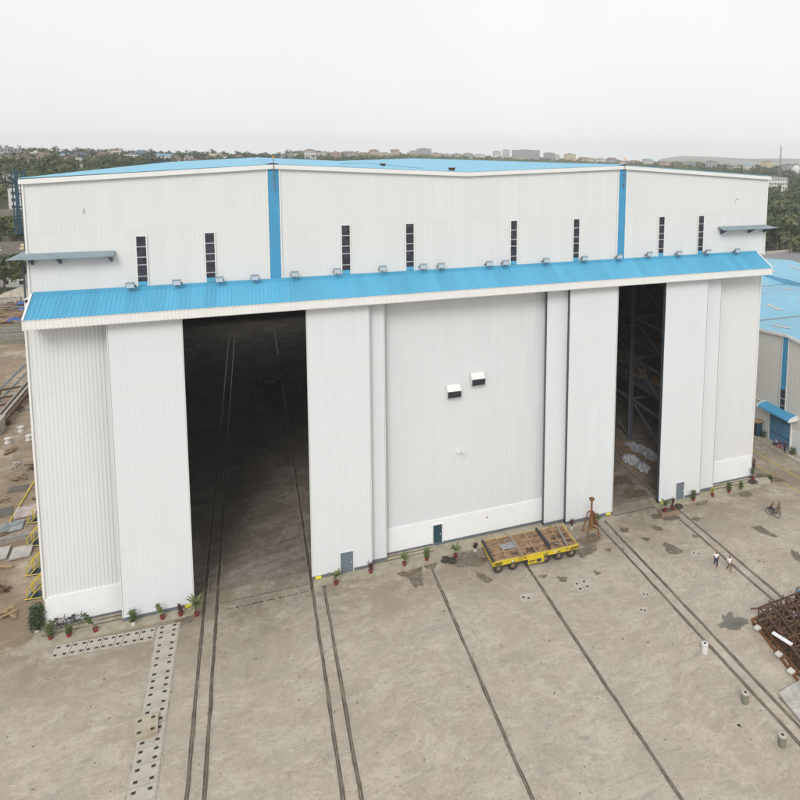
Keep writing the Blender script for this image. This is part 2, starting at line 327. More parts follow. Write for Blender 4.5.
for x0,x1 in ((-1.1,11.3),(21.5,33.9),(59.9,74.9)): k.box(x0,x1,-2.95,-.31,0,.13)
k.box(33.93,54.3,-2.5,-.31,0,.03); k.box(25.6,33.93,-3.35,-2.953,0,.36)
struct(k.build('kerb_ledge', M['ledgecon']))
k = MB()
for x0,x1 in ((-.4,11.2),(21.5,33.5),(60.6,74.6)):
    for yy in (-.85,-1.45): k.box(x0,x1,yy-.05,yy+.05,.133,.16)
struct(k.build('door_track', M['groove']))
struct(MB().box(84.1,85.97,-40,60,0,.13).build('pavement', M['ledgecon']))
k = MB(); k.quad((81.1,-60,.006),(81.28,-60,.006),(81.28,70,.006),(81.1,70,.006)); k.quad((78.38,-60,.006),(78.56,-60,.006),(78.56,70,.006),(78.38,70,.006))
struct(k.build('painted_line', M['yline']))
k = MB()
k.quad((13.3,-2.2,.008),(21.1,-2.2,.008),(21.1,-2.1,.008),(13.3,-2.1,.008))
x = 14.0
while x < 20.9:
    w = random.uniform(.15,1.1); w2 = .05+random.random()*.1
    k.quad((x,-3.25-w2,.008),(x+w,-3.25-w2,.008),(x+w,-3.25+w2,.008),(x,-3.25+w2,.008)); x += w+random.uniform(.05,.35)
k.quad((54.4,-2.15,.008),(60.5,-2.15,.008),(60.5,-2.0,.008),(54.4,-2.0,.008))
struct(k.build('threshold_drain', M['groove']))
# floor joints inside, laid diagonally
k = MB()
for i in range(16):
    y0 = .8+i*1.35; x0 = 14.6; x1 = 21.0
    if i<2: x0 += 2.5-i
    k.quad((x0,y0,.012),(x1,y0+1.6,.012),(x1,y0+1.68,.012),(x0,y0+.06,.012))
struct(k.build('floor_joint', M['groove']))
def blob(pts, name, m, z=.006, seed=0, n=72):
    c = (sum(p[0] for p in pts)/len(pts), sum(p[1] for p in pts)/len(pts)); rs = []
    for k in range(n):
        a = 2*pi*k/n; dx, dy = cos(a), sin(a); best = 0
        for (x0,y0),(x1,y1) in zip(pts, pts[1:]+pts[:1]):
            ex, ey = x1-x0, y1-y0; det = ex*dy-ey*dx
            if abs(det) < 1e-9: continue
            t = (ex*(y0-c[1])-ey*(x0-c[0]))/det; u = (dx*(y0-c[1])-dy*(x0-c[0]))/det
            if t > 0 and -1e-6 <= u <= 1+1e-6: best = max(best, t)
        rs.append(best or .3)
    sm = [(rs[k-2]+2*rs[k-1]+3*rs[k]+2*rs[(k+1)%n]+rs[(k+2)%n])/9 for k in range(n)]
    mb = MB(); mb.v.append((c[0],c[1],z))
    for k in range(n):
        a = 2*pi*k/n; f = 1+.42*mnoise.noise((cos(a)*1.6+seed*3.1,sin(a)*1.6,1))+.25*mnoise.noise((cos(a)*5+seed,sin(a)*5,2)); r = sm[k]*max(.35,f)
        mb.v.append((c[0]+cos(a)*r, c[1]+sin(a)*r, z))
    mb.f = [(0,k+1,(k+1)%n+1) for k in range(n)]
    return struct(mb.build(name, m))
PUD = [[(56.9,-8.2),(57.5,-9.6),(58.1,-10.6),(57.0,-11.0),(56.1,-10.4)],[(57.3,-5.4),(58.3,-5.9),(58.0,-6.6),(57.2,-6.3)],[(67.6,-9.2),(68.8,-9.8),(69.0,-11.9),(67.9,-11.2)],
       [(68.6,-14.2),(69.0,-15.4),(68.2,-17.0),(67.7,-16.0)],[(28.8,-3.5),(31.8,-3.5),(31.5,-4.6),(31.2,-6.4),(30.5,-6.3),(30.0,-4.6)],[(34.4,-2.8),(37.8,-3.1),(38.2,-4.9),(36.4,-5.6),(34.9,-4.5)],
       [(43.6,-9.6),(44.6,-10.1),(44.3,-11.0),(43.7,-10.6)],[(48.0,-4.9),(50.6,-4.3),(51.0,-5.6),(49.0,-6.5)],[(46.9,-6.4),(49.4,-6.3),(49.6,-7.3),(47.4,-7.9)],[(76.6,.5),(78.0,-.6),(79.3,-3.4),(77.6,-2.6),(76.2,-1.0)],
       [(71.2,-3.1),(73.0,-2.9),(72.6,-4.3),(71.3,-3.9)],[(64.4,-3.2),(67.0,-3.1),(66.2,-3.8),(64.6,-3.7)],[(9.6,-3.2),(11.3,-3.1),(11.4,-3.9),(10.0,-4.0)],[(51.6,-7.6),(52.4,-8.1),(51.9,-8.5)],
       [(36.2,-5.6),(36.9,-6.2),(37.6,-7.9),(37.2,-8.6),(36.5,-7.2)],[(53.8,-4.4),(54.8,-4.9),(54.2,-5.6),(53.5,-5.2)],[(31.9,-3.1),(33.4,-3.3),(33.0,-4.1),(32.0,-3.9)],[(42.0,-8.9),(43.0,-9.1),(42.5,-9.6)],[(55.0,-6.9),(55.9,-7.4),(55.2,-7.9)],[(50.2,-7.2),(51.1,-7.6),(50.5,-8.1)],[(58.9,-3.2),(61.6,-4.9),(60.0,-5.4),(58.4,-4.2)],
       [(47.5,-10.2),(48.1,-10.8),(47.4,-11.0)],[(60.6,-8.3),(61.2,-9.2),(60.3,-9.0)],[(62.7,-5.4),(63.5,-5.9),(62.9,-6.6),(62.3,-6.0)]]
for i, p in enumerate(PUD): blob(p, 'puddle', M['puddle'], .0105+.0007*i, i)
blob([(53.8,-21.3),(54.6,-20.9),(55.4,-20.1),(56.2,-19.9),(56.8,-21.2),(56.3,-22.0),(55.2,-21.9)], 'puddle', M['puddlegrey'], .018, 99)
arc=[(27.2,-18.6),(27.4,-19.9),(28.0,-20.9),(29.0,-21.6),(30.3,-21.8),(31.6,-21.5),(32.4,-21.0)]
k = MB()
for (a,b),(c,d) in zip(arc,arc[1:]): k.quad((a-.03,b-.03,.006),(c-.03,d-.04,.006),(c+.03,d+.04,.006),(a+.03,b+.03,.006))
struct(k.build('tyre_mark', M['raillip']))
k = MB(); r_ = random.Random(12)
for i in range(600):
    x = r_.uniform(-8,80); y = -4-42*r_.random()**1.2; q = r_.uniform(.015,.05); a = r_.random()*3
    k.obox((x,y,q*.3),(q*2,q*1.3,q*.6),a)
o_ = k.build('loose_grit', M['rustdark']); o_['kind'] = 'stuff'; tag(o_, 'loose grit and small stones scattered over the yard concrete', 'grit')
# far hills beyond the bay
def hill(u0, u1, vtop, D, prof, name='hills'):
    mb = MB(); n = 40; rows = 8
    for j in range(rows+1):
        t = j/rows
        for i in range(n+1):
            s = i/n; u = u0+(u1-u0)*s
            p = at(u, 170, D+ t*500); h = 0
            for (a,ha),(b,hb) in zip(prof,prof[1:]):
                if a <= s <= b: h = ha+(hb-ha)*sst(0,1,(s-a)/(b-a))
            h = h*math.sin(pi*min(1,t*1.0)*.5 if t<.5 else pi*.5*(1 if t<.75 else (1-t)*4))
            mb.v.append((p.x,p.y,-20+max(0,h)+ (1.2*mnoise.noise((u*.05,t*3,1)) if h>2 else 0)))
    w = n+1
    mb.f = [(j*w+i,j*w+i+1,(j+1)*w+i+1,(j+1)*w+i) for j in range(rows) for i in range(n)]
    struct(mb.build(name, M['hillmat'], smooth=True))
hill(648, 800, 157, 2300, [(0,0),(.12,26),(.22,34),(.45,32),(.7,26),(1,0)])
hill(700, 960, 159, 2600, [(0,0),(.12,22),(.3,26),(.5,24),(.7,20),(.85,14),(1,0)], 'hills')

# ------------------------------------------------------------------ the hangar
H = empty('hangar', 'huge white two-gabled assembly hangar with pale blue roof and tall sliding doors', 'hangar')
TP = [(0,38.75),(18.97,39.95),(37.3,39.2),(55.5,39.9),(76,38.65)]
def top(x):
    for (a,za),(b,zb) in zip(TP,TP[1:]):
        if a <= x <= b: return za+(zb-za)*(x-a)/(b-a)
    return TP[0][1] if x < 0 else TP[-1][1]
LEN = 105.
def roofz(x, y): return top(x) - 1.45*y/LEN
# upper wall in two laps
mb = MB(); corr_x(mb, 0, 76, 29.0, 34.3, 0, .31, .010); mb.build('front_wall', M['wall'], H)
mb = MB(); corr_x(mb, 0, 76, 34.28, top, -.012, .31, .010); mb.build('front_wall', M['wall'], H)
# trim along the gables
mb = MB()
for (a,za),(b,zb) in zip([(-.2,38.7)]+TP[1:-1]+[(76.1,38.6)], TP[1:-1]+[(76.3,38.6)]):
    y0,y1 = -.32,-.07
    mb.add([(a,y0,za-.02),(b,y0,zb-.02),(b,y1,zb-.02),(a,y1,za-.02),(a,y0,za-.42),(b,y0,zb-.42),(b,y1,zb-.42),(a,y1,za-.42)],[(0,1,2,3),(4,7,6,5),(0,4,5,1),(3,2,6,7),(0,3,7,4),(1,5,6,2)])
mb.build('gable_trim', M['trim'], H)
for x0,x1 in ((-.06,.08),(75.94,76.08)): MB().box(x0,x1,-.12,.02,29.0,38.4).build('corner_trim', M['trim'], H)
# roof, ribbed down each slope
mb = MB()
segs = [(-.22,18.97),(18.97,37.3),(37.3,55.5),(55.5,76.15)]
ny = 210
for a,b in segs:
    za = roofz(a,0); zb = roofz(b,0)
    pr = ribs(-.28, LEN, .5, .045)
    for (y0,d0),(y1,d1) in zip(pr,pr[1:]):
        mb.quad((a,y0,za-1.45*y0/LEN+d0),(b,y0,zb-1.45*y0/LEN+d0),(b,y1,zb-1.45*y1/LEN+d1),(a,y1,za-1.45*y1/LEN+d1))
ROOF = mb.build('roof', M['roofblue'], H)
mb = MB()
for px in (18.97,55.5):
    z = top(px)
    mb.add([(px-.5,-.3,z+.03),(px,-.3,z+.11),(px+.5,-.3,z+.03),(px-.5,LEN,z-1.42),(px,LEN,z-1.34),(px+.5,LEN,z-1.42)],[(0,1,4,3),(1,2,5,4)])
mb.build('ridge_cap', M['blue'], ROOF)
for x,y in ((33.0,22.1),(36.7,3.1),(56.9,15.1)):
    z = roofz(x,y); b = MB(); b.box(x-.28,x+.28,y-.2,y+.2,z,z+.3); b.box(x-.4,x+.4,y-.3,y+.3,z+.3,z+.36); b.build('roof_vent', M['rustdark'] if x<50 else M['rustpale'], ROOF)
mb = MB()
mb.tube([(26.,9,39.75),(30,18,39.6),(33,22,39.3),(37,10,39.05)],.018,4)
mb.build('roof_cable', M['black'], ROOF)
# sides and back
mb = MB(); corr_y(mb, 0.02, LEN, 28.9, lambda y: 38.6-1.45*y/LEN, 0, .31, .035); mb.build('side_wall', M['wall'], H)
mb = MB(); corr_y(mb, -.25, LEN, 2.8, 28.9, -.33, .3, .07); mb.box(-.33,.02,-.25,LEN,28.86,28.95); mb.build('side_wall', M['wall'], H)
mb = MB(); corr_y(mb, 0.02, LEN, 28.9, lambda y: 38.6-1.45*y/LEN, 76, .31, .035, 1); mb.build('side_wall', M['wall'], H)
mb = MB(); corr_y(mb, -.25, LEN, 2.9, 28.9, 75.43, .3, .07, 1); mb.box(75.3,76.0,-.2,LEN,28.86,28.95); mb.build('side_wall', M['wall'], H)
MB().box(-.36,-.1,-.33,LEN,0,2.82).build('masonry_dado', M['dado'], H); MB().box(75.2,75.46,-.33,LEN,0,2.92).build('masonry_dado', M['dado'], H)
mb = MB()
mb.quad((0,LEN,0),(76,LEN,0),(76,LEN,6),(0,LEN,6)); mb.quad((0,LEN,6),(7,LEN,6),(7,LEN,17),(0,LEN,17)); mb.quad((30,LEN,6),(76,LEN,6),(76,LEN,17),(30,LEN,17))  # unseen opening added in the back wall to light the hall floor
for (a,za),(b,zb) in zip(TP,TP[1:]): mb.quad((a,LEN,17),(b,LEN,17),(b,LEN,zb-1.5),(a,LEN,za-1.5))
mb.build('back_wall', M['wall'], H)
# lower front walls behind the sliding doors
WALLS = [(-.33,11.0,2.8),(21.7,54.2,2.8),(62.6,75.43,2.98)]
for a,b,d in WALLS:
    mb = MB(); corr_x(mb, a, b, d, 28.6, -.3, .3, .024 if a<0 else .008); mb.build('front_wall', M['wallcool' if a==21.7 else 'wall'], H)
    mb = MB(); mb.box(a-.03 if a<0 else a, b+.03 if b>75 else b, -.42,-.24,.32,d+.02)
    mb.build('masonry_dado', M['dado'], H)
    mb = MB(); mb.box(a,b,-.46,-.22,0,.32); mb.build('base_strip', M['skirt'], H)
for x0,x1 in ((-.43,-.28),(75.38,75.53)): MB().box(x0,x1,-.44,-.2,2.8,27.0).build('corner_trim', M['trim'], H)
# apron roof over the doors
mb = MB(); pr = ribs(.05, 75.6, .33, .045); A0 = .05; A1 = 74.95
n = round((A1-A0)/.33); pr = ribs(A0,A1,.33,.045)
for (a,da),(b,db) in zip(pr,pr[1:]):
    mb.quad((a,-2.78,27.69+da),(b,-2.78,27.69+db),(b,-.03,29.18+db),(a,-.03,29.18+da))
AP = mb.build('apron_roof', M['blue'], H)
MB().box(A0+.2,A1-.2,-.16,-.06,29.12,29.42).build('flashing', M['blue'], AP)
mb = MB(); corr_x(mb, A0, A1, 26.9, 27.66, -2.74, .3, .02); mb.box(A0,A1,-2.74,-2.6,26.88,26.93); mb.box(A0,A1,-2.8,-2.73,27.66,27.70)
mb.quad((A0,-2.6,26.93),(A1,-2.6,26.93),(A1,-2.6,27.66),(A0,-2.6,27.66))
mb.build('fascia', M['trim'], H)
mb = MB(); mb.box(A0+.05,A1-.05,-2.6,-.3,27.6,27.66); mb.build('soffit', M['trim'], H)
for x in (A0,A1-.12):
    mb = MB(); mb.add([(x,-2.80,26.88),(x,-.02,26.88),(x,-.02,29.34),(x,-2.80,27.84),(x+.14,-2.80,26.88),(x+.14,-.02,26.88),(x+.14,-.02,29.34),(x+.14,-2.80,27.84)],[(0,1,2,3),(4,7,6,5),(0,3,7,4),(3,2,6,7),(1,5,6,2),(0,4,5,1)]); mb.build('apron_end', M['trim'], H)
# blue stripes and marker rods on the gable peaks
for x0,x1 in ((18.5,19.45),(55.04,55.94)):
    s_ = MB(); corr_x(s_, x0, x1, 29.4, top((x0+x1)/2)-.4, -.09, .3, .02); st = s_.build('blue_stripe', M['stripe'], H)
    f = MB(); f.box(x0-.13,x0-.005,-.14,-.04,29.4,top(x0)-.4); f.box(x1+.005,x1+.13,-.14,-.04,29.4,top(x1)-.4); f.build('stripe_trim', M['trim'], st)
    xr = (x0+x1)/2+.05
    r = MB(); r.tube([(xr,-.42,37.6),(xr,-.42,40.5)],.035,6); r.box(xr-.05,xr+.05,-.42,-.12,37.7,37.8); r.box(xr-.05,xr+.05,-.42,-.12,38.8,38.9); ro = r.build('marker_rod', M['rim'], H)
    MB().lathe([(.06,0),(.06,.2),(.03,.23)],(xr,-.42,40.5),8).build('marker_lamp', M['redflag'], ro)
# tall slit windows
for x0,x1,zt in ((7.78,8.6,33.75),(13.12,13.96,33.85),(24.9,25.75,34.15),(31.07,31.93,34.1),(42.15,42.93,34.08),(49.49,50.26,34.05),(60.43,61.24,34.0),(65.92,66.74,33.97)):
    w = MB().box(x0+.05,x1-.05,-.10,-.05,29.6,zt).build('window', M['glass'], H)
    f = MB(); f.box(x0-.04,x0+.05,-.13,-.06,29.4,zt+.06); f.box(x1-.05,x1+.04,-.13,-.06,29.4,zt+.06); f.box(x0+.05,x1-.05,-.13,-.06,zt,zt+.06); f.build('frame', M['trim'], w)
    hh = zt-29.6
    for t in (.16,.40,.56,.78): MB().box(x0+.05,x1-.05,-.13,-.101,29.62+hh*t-.04,29.62+hh*t+.04).build('transom', M['frame'], w)
    MB().box(x0+.05,x1-.05,-.13,-.103,29.45,29.82).build('sill', M['blue'], w)
# floodlights above the apron roof
for x,z in ((7.31,29.58),(10.85,29.61),(14.23,29.66),(17.17,29.66),(20.57,29.78),(24.38,29.84),(28.68,29.85),(32.69,29.83),(34.51,29.81),(39.6,29.74),(41.39,29.75),(46.04,29.74),(50.62,29.72),(54.98,29.7),(58.92,29.8),(62.97,29.72),(67.03,29.7),(71.33,29.62)):
    b = MB(); b.obox((x,-.72,z+.08),(.68,.26,.46),0,0,.5); fl = b.build('floodlight', M['ledge'], H)
    b = MB(); b.obox((x,-.85,z+.02),(.60,.04,.37),0,0,.5); b.build('lamp_glass', M['lamp'], fl)
    b = MB(); b.bar((x-.36,-.66,z+.06),(x-.36,-.2,z-.12),.05); b.bar((x+.36,-.66,z+.06),(x+.36,-.2,z-.12),.05); b.bar((x+.36,-.05,z-.16),(x-.36,-.2,z-.12),.05); b.bar((x,-.05,z-.16),(x,-.7,z-.3),.06); b.build('bracket', M['steeldark'], fl)
# steel ledges wrapped round both corners
def ledge(x0, x1, side):
    mb = MB(); z=32.62
    mb.add([(x0,-1.15,z-.32),(x1,-1.15,z-.32),(x1,-.06,z),(x0,-.06,z),(x0,-1.15,z-.38),(x1,-1.15,z-.38),(x1,-.06,z-.2),(x0,-.06,z-.2)],[(0,1,2,3),(4,7,6,5),(0,4,5,1),(3,2,6,7),(0,3,7,4),(1,5,6,2)])
    if side<0: mb.add([(x0-1.2,-1.15,z-.32),(x0,-1.15,z-.32),(x0,7,z),(x0-1.2,7,z-.32),(x0,-.06,z)],[(0,1,4),(0,4,2,3)]); 
    else: mb.add([(x1+1.2,-1.15,z-.32),(x1,-1.15,z-.32),(x1,7,z),(x1+1.2,7,z-.32),(x1,-.06,z)],[(0,4,1),(0,3,2,4)])
    o = mb.build('corner_ledge', M['ledge'], H)
    xs = (x0+.3,(x0+x1)/2-.9,x1-.35) if side<0 else (x0+.35,(x0+x1)/2+.9,x1-.3)
    for x in xs:
        b = MB(); b.add([(x,-.08,z-.22),(x,-1.05,z-.4),(x,-1.05,z-.5),(x,-.08,z-.95),(x+.14,-.08,z-.22),(x+.14,-1.05,z-.4),(x+.14,-1.05,z-.5),(x+.14,-.08,z-.95)],[(0,1,2,3),(7,6,5,4),(0,4,5,1),(1,5,6,2),(2,6,7,3),(3,7,4,0)])
        b.build('ledge_bracket', M['steeldark'], o)
ledge(0.0,6.22,-1); ledge(68.85,76.0,1)
# sliding door leaves
def leaf(x0, x1, yf, th_=.5, wicket=None, vents=(), bufs=()):
    mb = MB(); corr_x(mb, x0+.07, x1-.07, .42, 27.45, yf-.0, .25, .009); o = mb.build('sliding_door', M['leaf'], H)
    f = MB(); f.box(x0,x0+.07,yf-.03,yf+th_,.2,27.5); f.box(x1-.07,x1,yf-.03,yf+th_,.2,27.5); f.box(x0+.07,x1-.07,yf-.02,yf+th_,27.45,27.5); f.quad((x0+.07,yf+th_,.2),(x1-.07,yf+th_,.2),(x1-.07,yf+th_,27.45),(x0+.07,yf+th_,27.45)); f.build('door_frame', M['steeldark'], o)
    f = MB(); f.box(x0,x0+.06,yf-.045,yf-.03,.42,27.45); f.box(x1-.06,x1,yf-.045,yf-.03,.42,27.45)
    for z in (7.0,13.9,20.6): f.box(x0+.07,x1-.07,yf-.028,yf-.026,z,z+.05)
    f.build('edge_trim', M['trim'], o)
    f = MB(); f.box(x0+.0,x1-.0,yf-.05,yf+th_+.02,.14,.42); f.build('skirt', M['skirt'], o)
    for bx in bufs:
        f = MB(); f.box(bx-.28,bx+.28,yf-.16,yf-.05,.18,.40); f.lathe([(.1,-.04),(.1,.0)],(bx,yf-.16,.29),10,'Y'); f.build('buffer', M['bufferyellow'], o)
    if wicket:
        wx0,wx1,mm = wicket; w = MB().box(wx0,wx1,yf-.055,yf-.04,.15,2.25).build('wicket_door', mm, o)
        f = MB(); f.box(wx0-.07,wx0,yf-.085,yf-.035,.15,2.32); f.box(wx1,wx1+.07,yf-.085,yf-.035,.15,2.32); f.box(wx0,wx1,yf-.085,yf-.035,2.25,2.32); f.box(wx1-.2,wx1-.12,yf-.11,yf-.055,1.1,1.2); f.build('wicket_frame', M['trim'], o)
    return o
leaf(5.57,11.24,-1.82,bufs=(10.75,))
leaf(21.40,27.19,-1.82,wicket=(24.1,25.3,M['greydoor']),bufs=(22.0,))
leaf(48.43,54.36,-1.82,bufs=(53.8,))
leaf(60.58,66.47,-1.82,wicket=(62.98,64.1,M['greydoor']),bufs=(61.1,))
leaf(23.0,28.72,-1.22,.45); leaf(46.02,51.6,-1.22,.45); leaf(63.1,68.88,-1.22,.45)
# personnel door, hooded vents and small fittings on the middle wall
w = MB().box(33.72,34.66,-.47,-.43,.35,2.3).build('personnel_door', M['tealdoor'], H)
f = MB(); f.box(33.6,33.72,-.5,-.42,.3,2.42); f.box(34.66,34.78,-.5,-.42,.3,2.42); f.box(33.72,34.66,-.5,-.42,2.3,2.42); f.build('frame', M['trim'], w); MB().box(34.45,34.5,-.54,-.47,1.2,1.32).build('handle', M['trim'], w)
for x,z in ((35.15,15.95),(37.75,16.95)):
    w_ = 1.45; y=-.38; v = MB()
    v.add([(x,y,z+1.3),(x+w_,y,z+1.3),(x+w_,y-.62,z+.78),(x,y-.62,z+.78),(x,y,z+.02),(x+w_,y,z+.02),(x+w_,y-.5,z+.08),(x,y-.5,z+.08)],[(0,1,2,3),(0,3,7,4),(1,5,6,2),(4,7,6,5)])
    v.box(x-.14,x+w_+.12,y-.03,y+.02,z+1.28,z+1.36); vo = v.build('vent_hood', M['trim'], H)
    l = MB(); l.quad((x+.05,y-.50,z+.08),(x+w_-.05,y-.50,z+.08),(x+w_-.05,y-.60,z+.74),(x+.05,y-.60,z+.74)); l.build('opening', M['black'], vo)
    for i in range(4): t = i/4+.12; MB().bar((x+.05,y-.53-.1*t,z+.1+.64*t),(x+w_-.05,y-.53-.1*t,z+.1+.64*t),.035).build('louvre', M['steeldark'], vo)
v = MB(); v.lathe([(.16,-.3),(.2,-.05),(.2,.0)],(36.45,-.36,9.95),12,'Y'); v.build('dome_camera', M['trim'], H)
v = MB(); v.obox((36.95,-.5,9.8),(.18,.35,.16),.4); v.bar((36.95,-.35,9.8),(37.05,-.5,9.5),.05); v.obox((37.08,-.5,9.42),(.16,.1,.2)); v.build('small_camera', M['trim'], H)
v = MB(); v.bar((4.1,-.08,35.9),(4.14,-.08,36.25),.035); v.bar((4.1,-.08,35.9),(4.2,-.1,35.8),.035); v.build('cable_stub', M['ledge'], H)
v = MB(); v.tube([(71.2,-.08,35.5),(71.3,-.1,35.85),(71.55,-.1,35.95),(71.75,-.08,35.8)],.022,5); v.build('cable_stub', M['ledge'], H)
v = MB(); v.box(39.6,39.72,-.45,-.42,1.9,2.05); v.build('sign_plate', M['pot'], H)
# caged ladder and downpipe on the left side
v = MB(); y=3.2
for x,yy in ((-1.28,y),(-.58,y),(-1.28,y+.8),(-.58,y+.8)): v.bar((x-.25,yy,33.9),(x-.25,yy,39.3),.085)
for i in range(5):
    z = 33.95+i*1.1
    for a,b in (((-1.53,y),(-.83,y)),((-.83,y),(-.83,y+.8)),((-.83,y+.8),(-1.53,y+.8)),((-1.53,y+.8),(-1.53,y))): v.bar((a[0],a[1],z),(b[0],b[1],z),.07)
    if z<38: v.bar((-.83,y+.4,z),(-.03,y+.4,z),.07)
v.bar((-1.18,y,33.9),(-1.18,y,39.3),.13)
for i in range(19): v.bar((-1.18,y+.1,34+i*.28),(-.83,y+.1,34+i*.28),.03)
v.build('caged_ladder', M['ladder'], H)
v = MB(); v.tube([(-.25,.7,32.8),(-.25,.7,38.4)],.09,8); v.build('downpipe', M['steeldark'], H); v=MB(); v.tube([(-.5,.7,2.0),(-.5,.7,32.3)],.07,8); v.build('downpipe', M['steeldark'], H)
v = MB()
for z in (3.5,6.2,9,12,15,18,21): v.box(75.5,75.72,.1,.3,z,z+.25)
v.build('pipe_clamp', M['black'], H)
# interior
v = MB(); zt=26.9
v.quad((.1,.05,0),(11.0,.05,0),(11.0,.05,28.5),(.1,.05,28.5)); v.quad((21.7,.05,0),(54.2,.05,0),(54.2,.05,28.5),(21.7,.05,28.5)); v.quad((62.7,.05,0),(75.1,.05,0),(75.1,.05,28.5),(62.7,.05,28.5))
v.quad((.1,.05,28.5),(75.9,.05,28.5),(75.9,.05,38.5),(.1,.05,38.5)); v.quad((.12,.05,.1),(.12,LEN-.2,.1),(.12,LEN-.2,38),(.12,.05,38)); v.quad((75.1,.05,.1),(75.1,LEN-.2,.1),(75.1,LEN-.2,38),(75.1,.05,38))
v.quad((.1,LEN-.2,.1),(75.9,LEN-.2,.1),(75.9,LEN-.2,6),(.1,LEN-.2,6)); v.quad((.1,LEN-.2,6),(7,LEN-.2,6),(7,LEN-.2,17),(.1,LEN-.2,17)); v.quad((30,LEN-.2,6),(75.9,LEN-.2,6),(75.9,LEN-.2,17),(30,LEN-.2,17)); v.quad((.1,LEN-.2,17),(75.9,LEN-.2,17),(75.9,LEN-.2,37),(.1,LEN-.2,37)); v.quad((.1,.05,37.2),(75.9,.05,37.2),(75.9,LEN-.2,36.2),(.1,LEN-.2,36.2))  # same added light opening left free at the back, then ceiling
v.build('shade_lining', M['shadelining'], H)  # dark sheets over the white wall backs, interior shade put into their colour
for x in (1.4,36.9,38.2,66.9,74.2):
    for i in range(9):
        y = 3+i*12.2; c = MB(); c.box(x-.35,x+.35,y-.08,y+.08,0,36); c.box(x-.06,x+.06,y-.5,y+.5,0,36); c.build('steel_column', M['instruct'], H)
for i in range(5):
    y = 3+i*12.2; c = MB()
    for x0_ in (66.9,):
        for z in (6,12,18,24,30): c.bar((x0_,y,z),(x0_,y+12.2,z),.3,.35); c.bar((x0_,y,z),(74.2,y,z),.3,.35)
        for z in (0,6,12,18,24):
            if i%2==0 or z%12==0: c.bar((x0_,y,z),(x0_,y+12.2,z+6),.2)
            else: c.bar((x0_,y,z+6),(x0_,y+12.2,z),.2)
    c.build('wall_bracing', M['instruct'], H)
c = MB()
for z in (8.2,14.2,20.2):
    c.box(67.3,73.8,4,60,z-.1,z); 
    for yy in range(4,60,4): c.bar((67.3,yy,z),(67.3,yy,z+1.1),.06)
    c.bar((67.3,4,z+1.1),(67.3,60,z+1.1),.07)
c.build('gallery', M['instruct'], H)
for x0_,x1_ in ((1.6,36.6),(38.4,66.6)):
    c = MB(); 
    for yy in (34,36.2): c.box(x0_,x1_,yy-.35,yy+.35,24.5,26.2)
    c.build('overhead_crane', M['crane'], H)

# ------------------------------------------------------------------ rails
def rail(x, y0, y1, label):
    e = empty('ground_rail', label, 'rail', (x,y0,0), 0, 'rails set flush in the yard concrete'); L_ = y1-y0
    rnd = random.Random(int(x*10)); g = MB(); n = int(L_/1.6); prev = (.13,.13)
    for i in range(n):
        cur = (.09+rnd.random()*.085,.09+rnd.random()*.085)
        g.quad((-prev[0],L_*i/n,.009),(prev[1],L_*i/n,.009),(cur[1],L_*(i+1)/n,.009),(-cur[0],L_*(i+1)/n,.009)); prev = cur
    g.build('groove', M['groove'], e)
    MB().box(-.038,.038,0,L_,.008,.03).build('rail_head', M['railtop'], e)
    for s_ in (-1,1): MB().box(s_*.19-.02,s_*.19+.02,0,L_,.002,.022).build('edge_angle', M['raillip'], e)
RL = [(12.04,-75,103,'outermost left rail running into the wide left doorway beside the slab-covered trench'),(13.1,-75,103,'second rail from the left, parallel and close to the outermost left one'),
 (21.34,-75,103,'rail running in along the right jamb of the wide left doorway'),(22.42,-75,-2.96,'rail ending at the foot of the grey wicket door leaf beside the wide left doorway'),
 (32.63,-75,-2.96,'single rail ending below the dark teal personnel door'),(41.62,-75,-2.6,'single rail running out from under the yellow transporter'),
 (51.87,-75,-2.6,'rail passing close by the bollard tops and ending right of the rusty jack stand'),(52.94,-75,-2.6,'rail second from the bollards, twin of the line beside the rusty jack stand'),
 (61.11,-75,-4.9,'rail ending at the brick planter box under the right wicket door'),(62.19,-75,-2.96,'far right rail of the pair ending under the right wicket door')]
for r in RL: rail(*r)
for x in (61.6,63.0): rail(x, -1.0, 100, 'rail inside the narrow right doorway, nearer the %s side' % ('left' if x<62 else 'right'))

# ------------------------------------------------------------------ concrete cover slabs
def slab(x, y, w, l, holes, label, z=.05, m='cslab', group='trench cover slabs', rz=0, name='cover_slab', hs=.13):
    e = empty(name, label, 'concrete slab', (x,y,0), rz, group)
    b = MB(); b.box(-w/2,w/2,-l/2,l/2,.005,z); b.build('slab', M[m], e)
    b = MB()
    for hx,hy in holes: b.obox((hx*w,hy*l,z+.001),(hs*2,hs*1.7,.006),random.uniform(-.2,.2))
    if holes: b.build('lifting_hole', M['hole'], e)
    return e
H4 = ((-.28,-.28),(.28,-.28),(.28,.28),(-.28,.28)); H2 = ((-.2,0.1),(.2,-.1))
ORD = ['first','second','third','fourth','fifth','sixth','seventh','eighth','ninth','tenth','eleventh','twelfth','thirteenth']
xs = [.85,2.1,3.25,4.35,5.35,5.95,7.15,8.3]
for i in range(7):
    w = xs[i+1]-xs[i]; xc = (xs[i]+xs[i+1])/2
    slab(xc, -3.78-.075*(xc-.85), w-.05, 1.62, H4 if w>.7 else ((0,-.28),(0,.28)), '%s trench cover slab from the left in the row along the hangar front' % ORD[i], rz=-.07)
y = -3.55; i = 0
while y > -24 and i < 12:
    l = (1.15,1.75,1.5,1.9,1.3,1.8,1.6,1.95,1.4,1.7,1.8,1.6)[i]
    slab(9.32+.015*y*0, y-l/2, 1.7, l-.045, H4, '%s slab out from the hangar in the trench cover line running towards the camera' % ORD[i], rz=.0)
    y -= l; i += 1
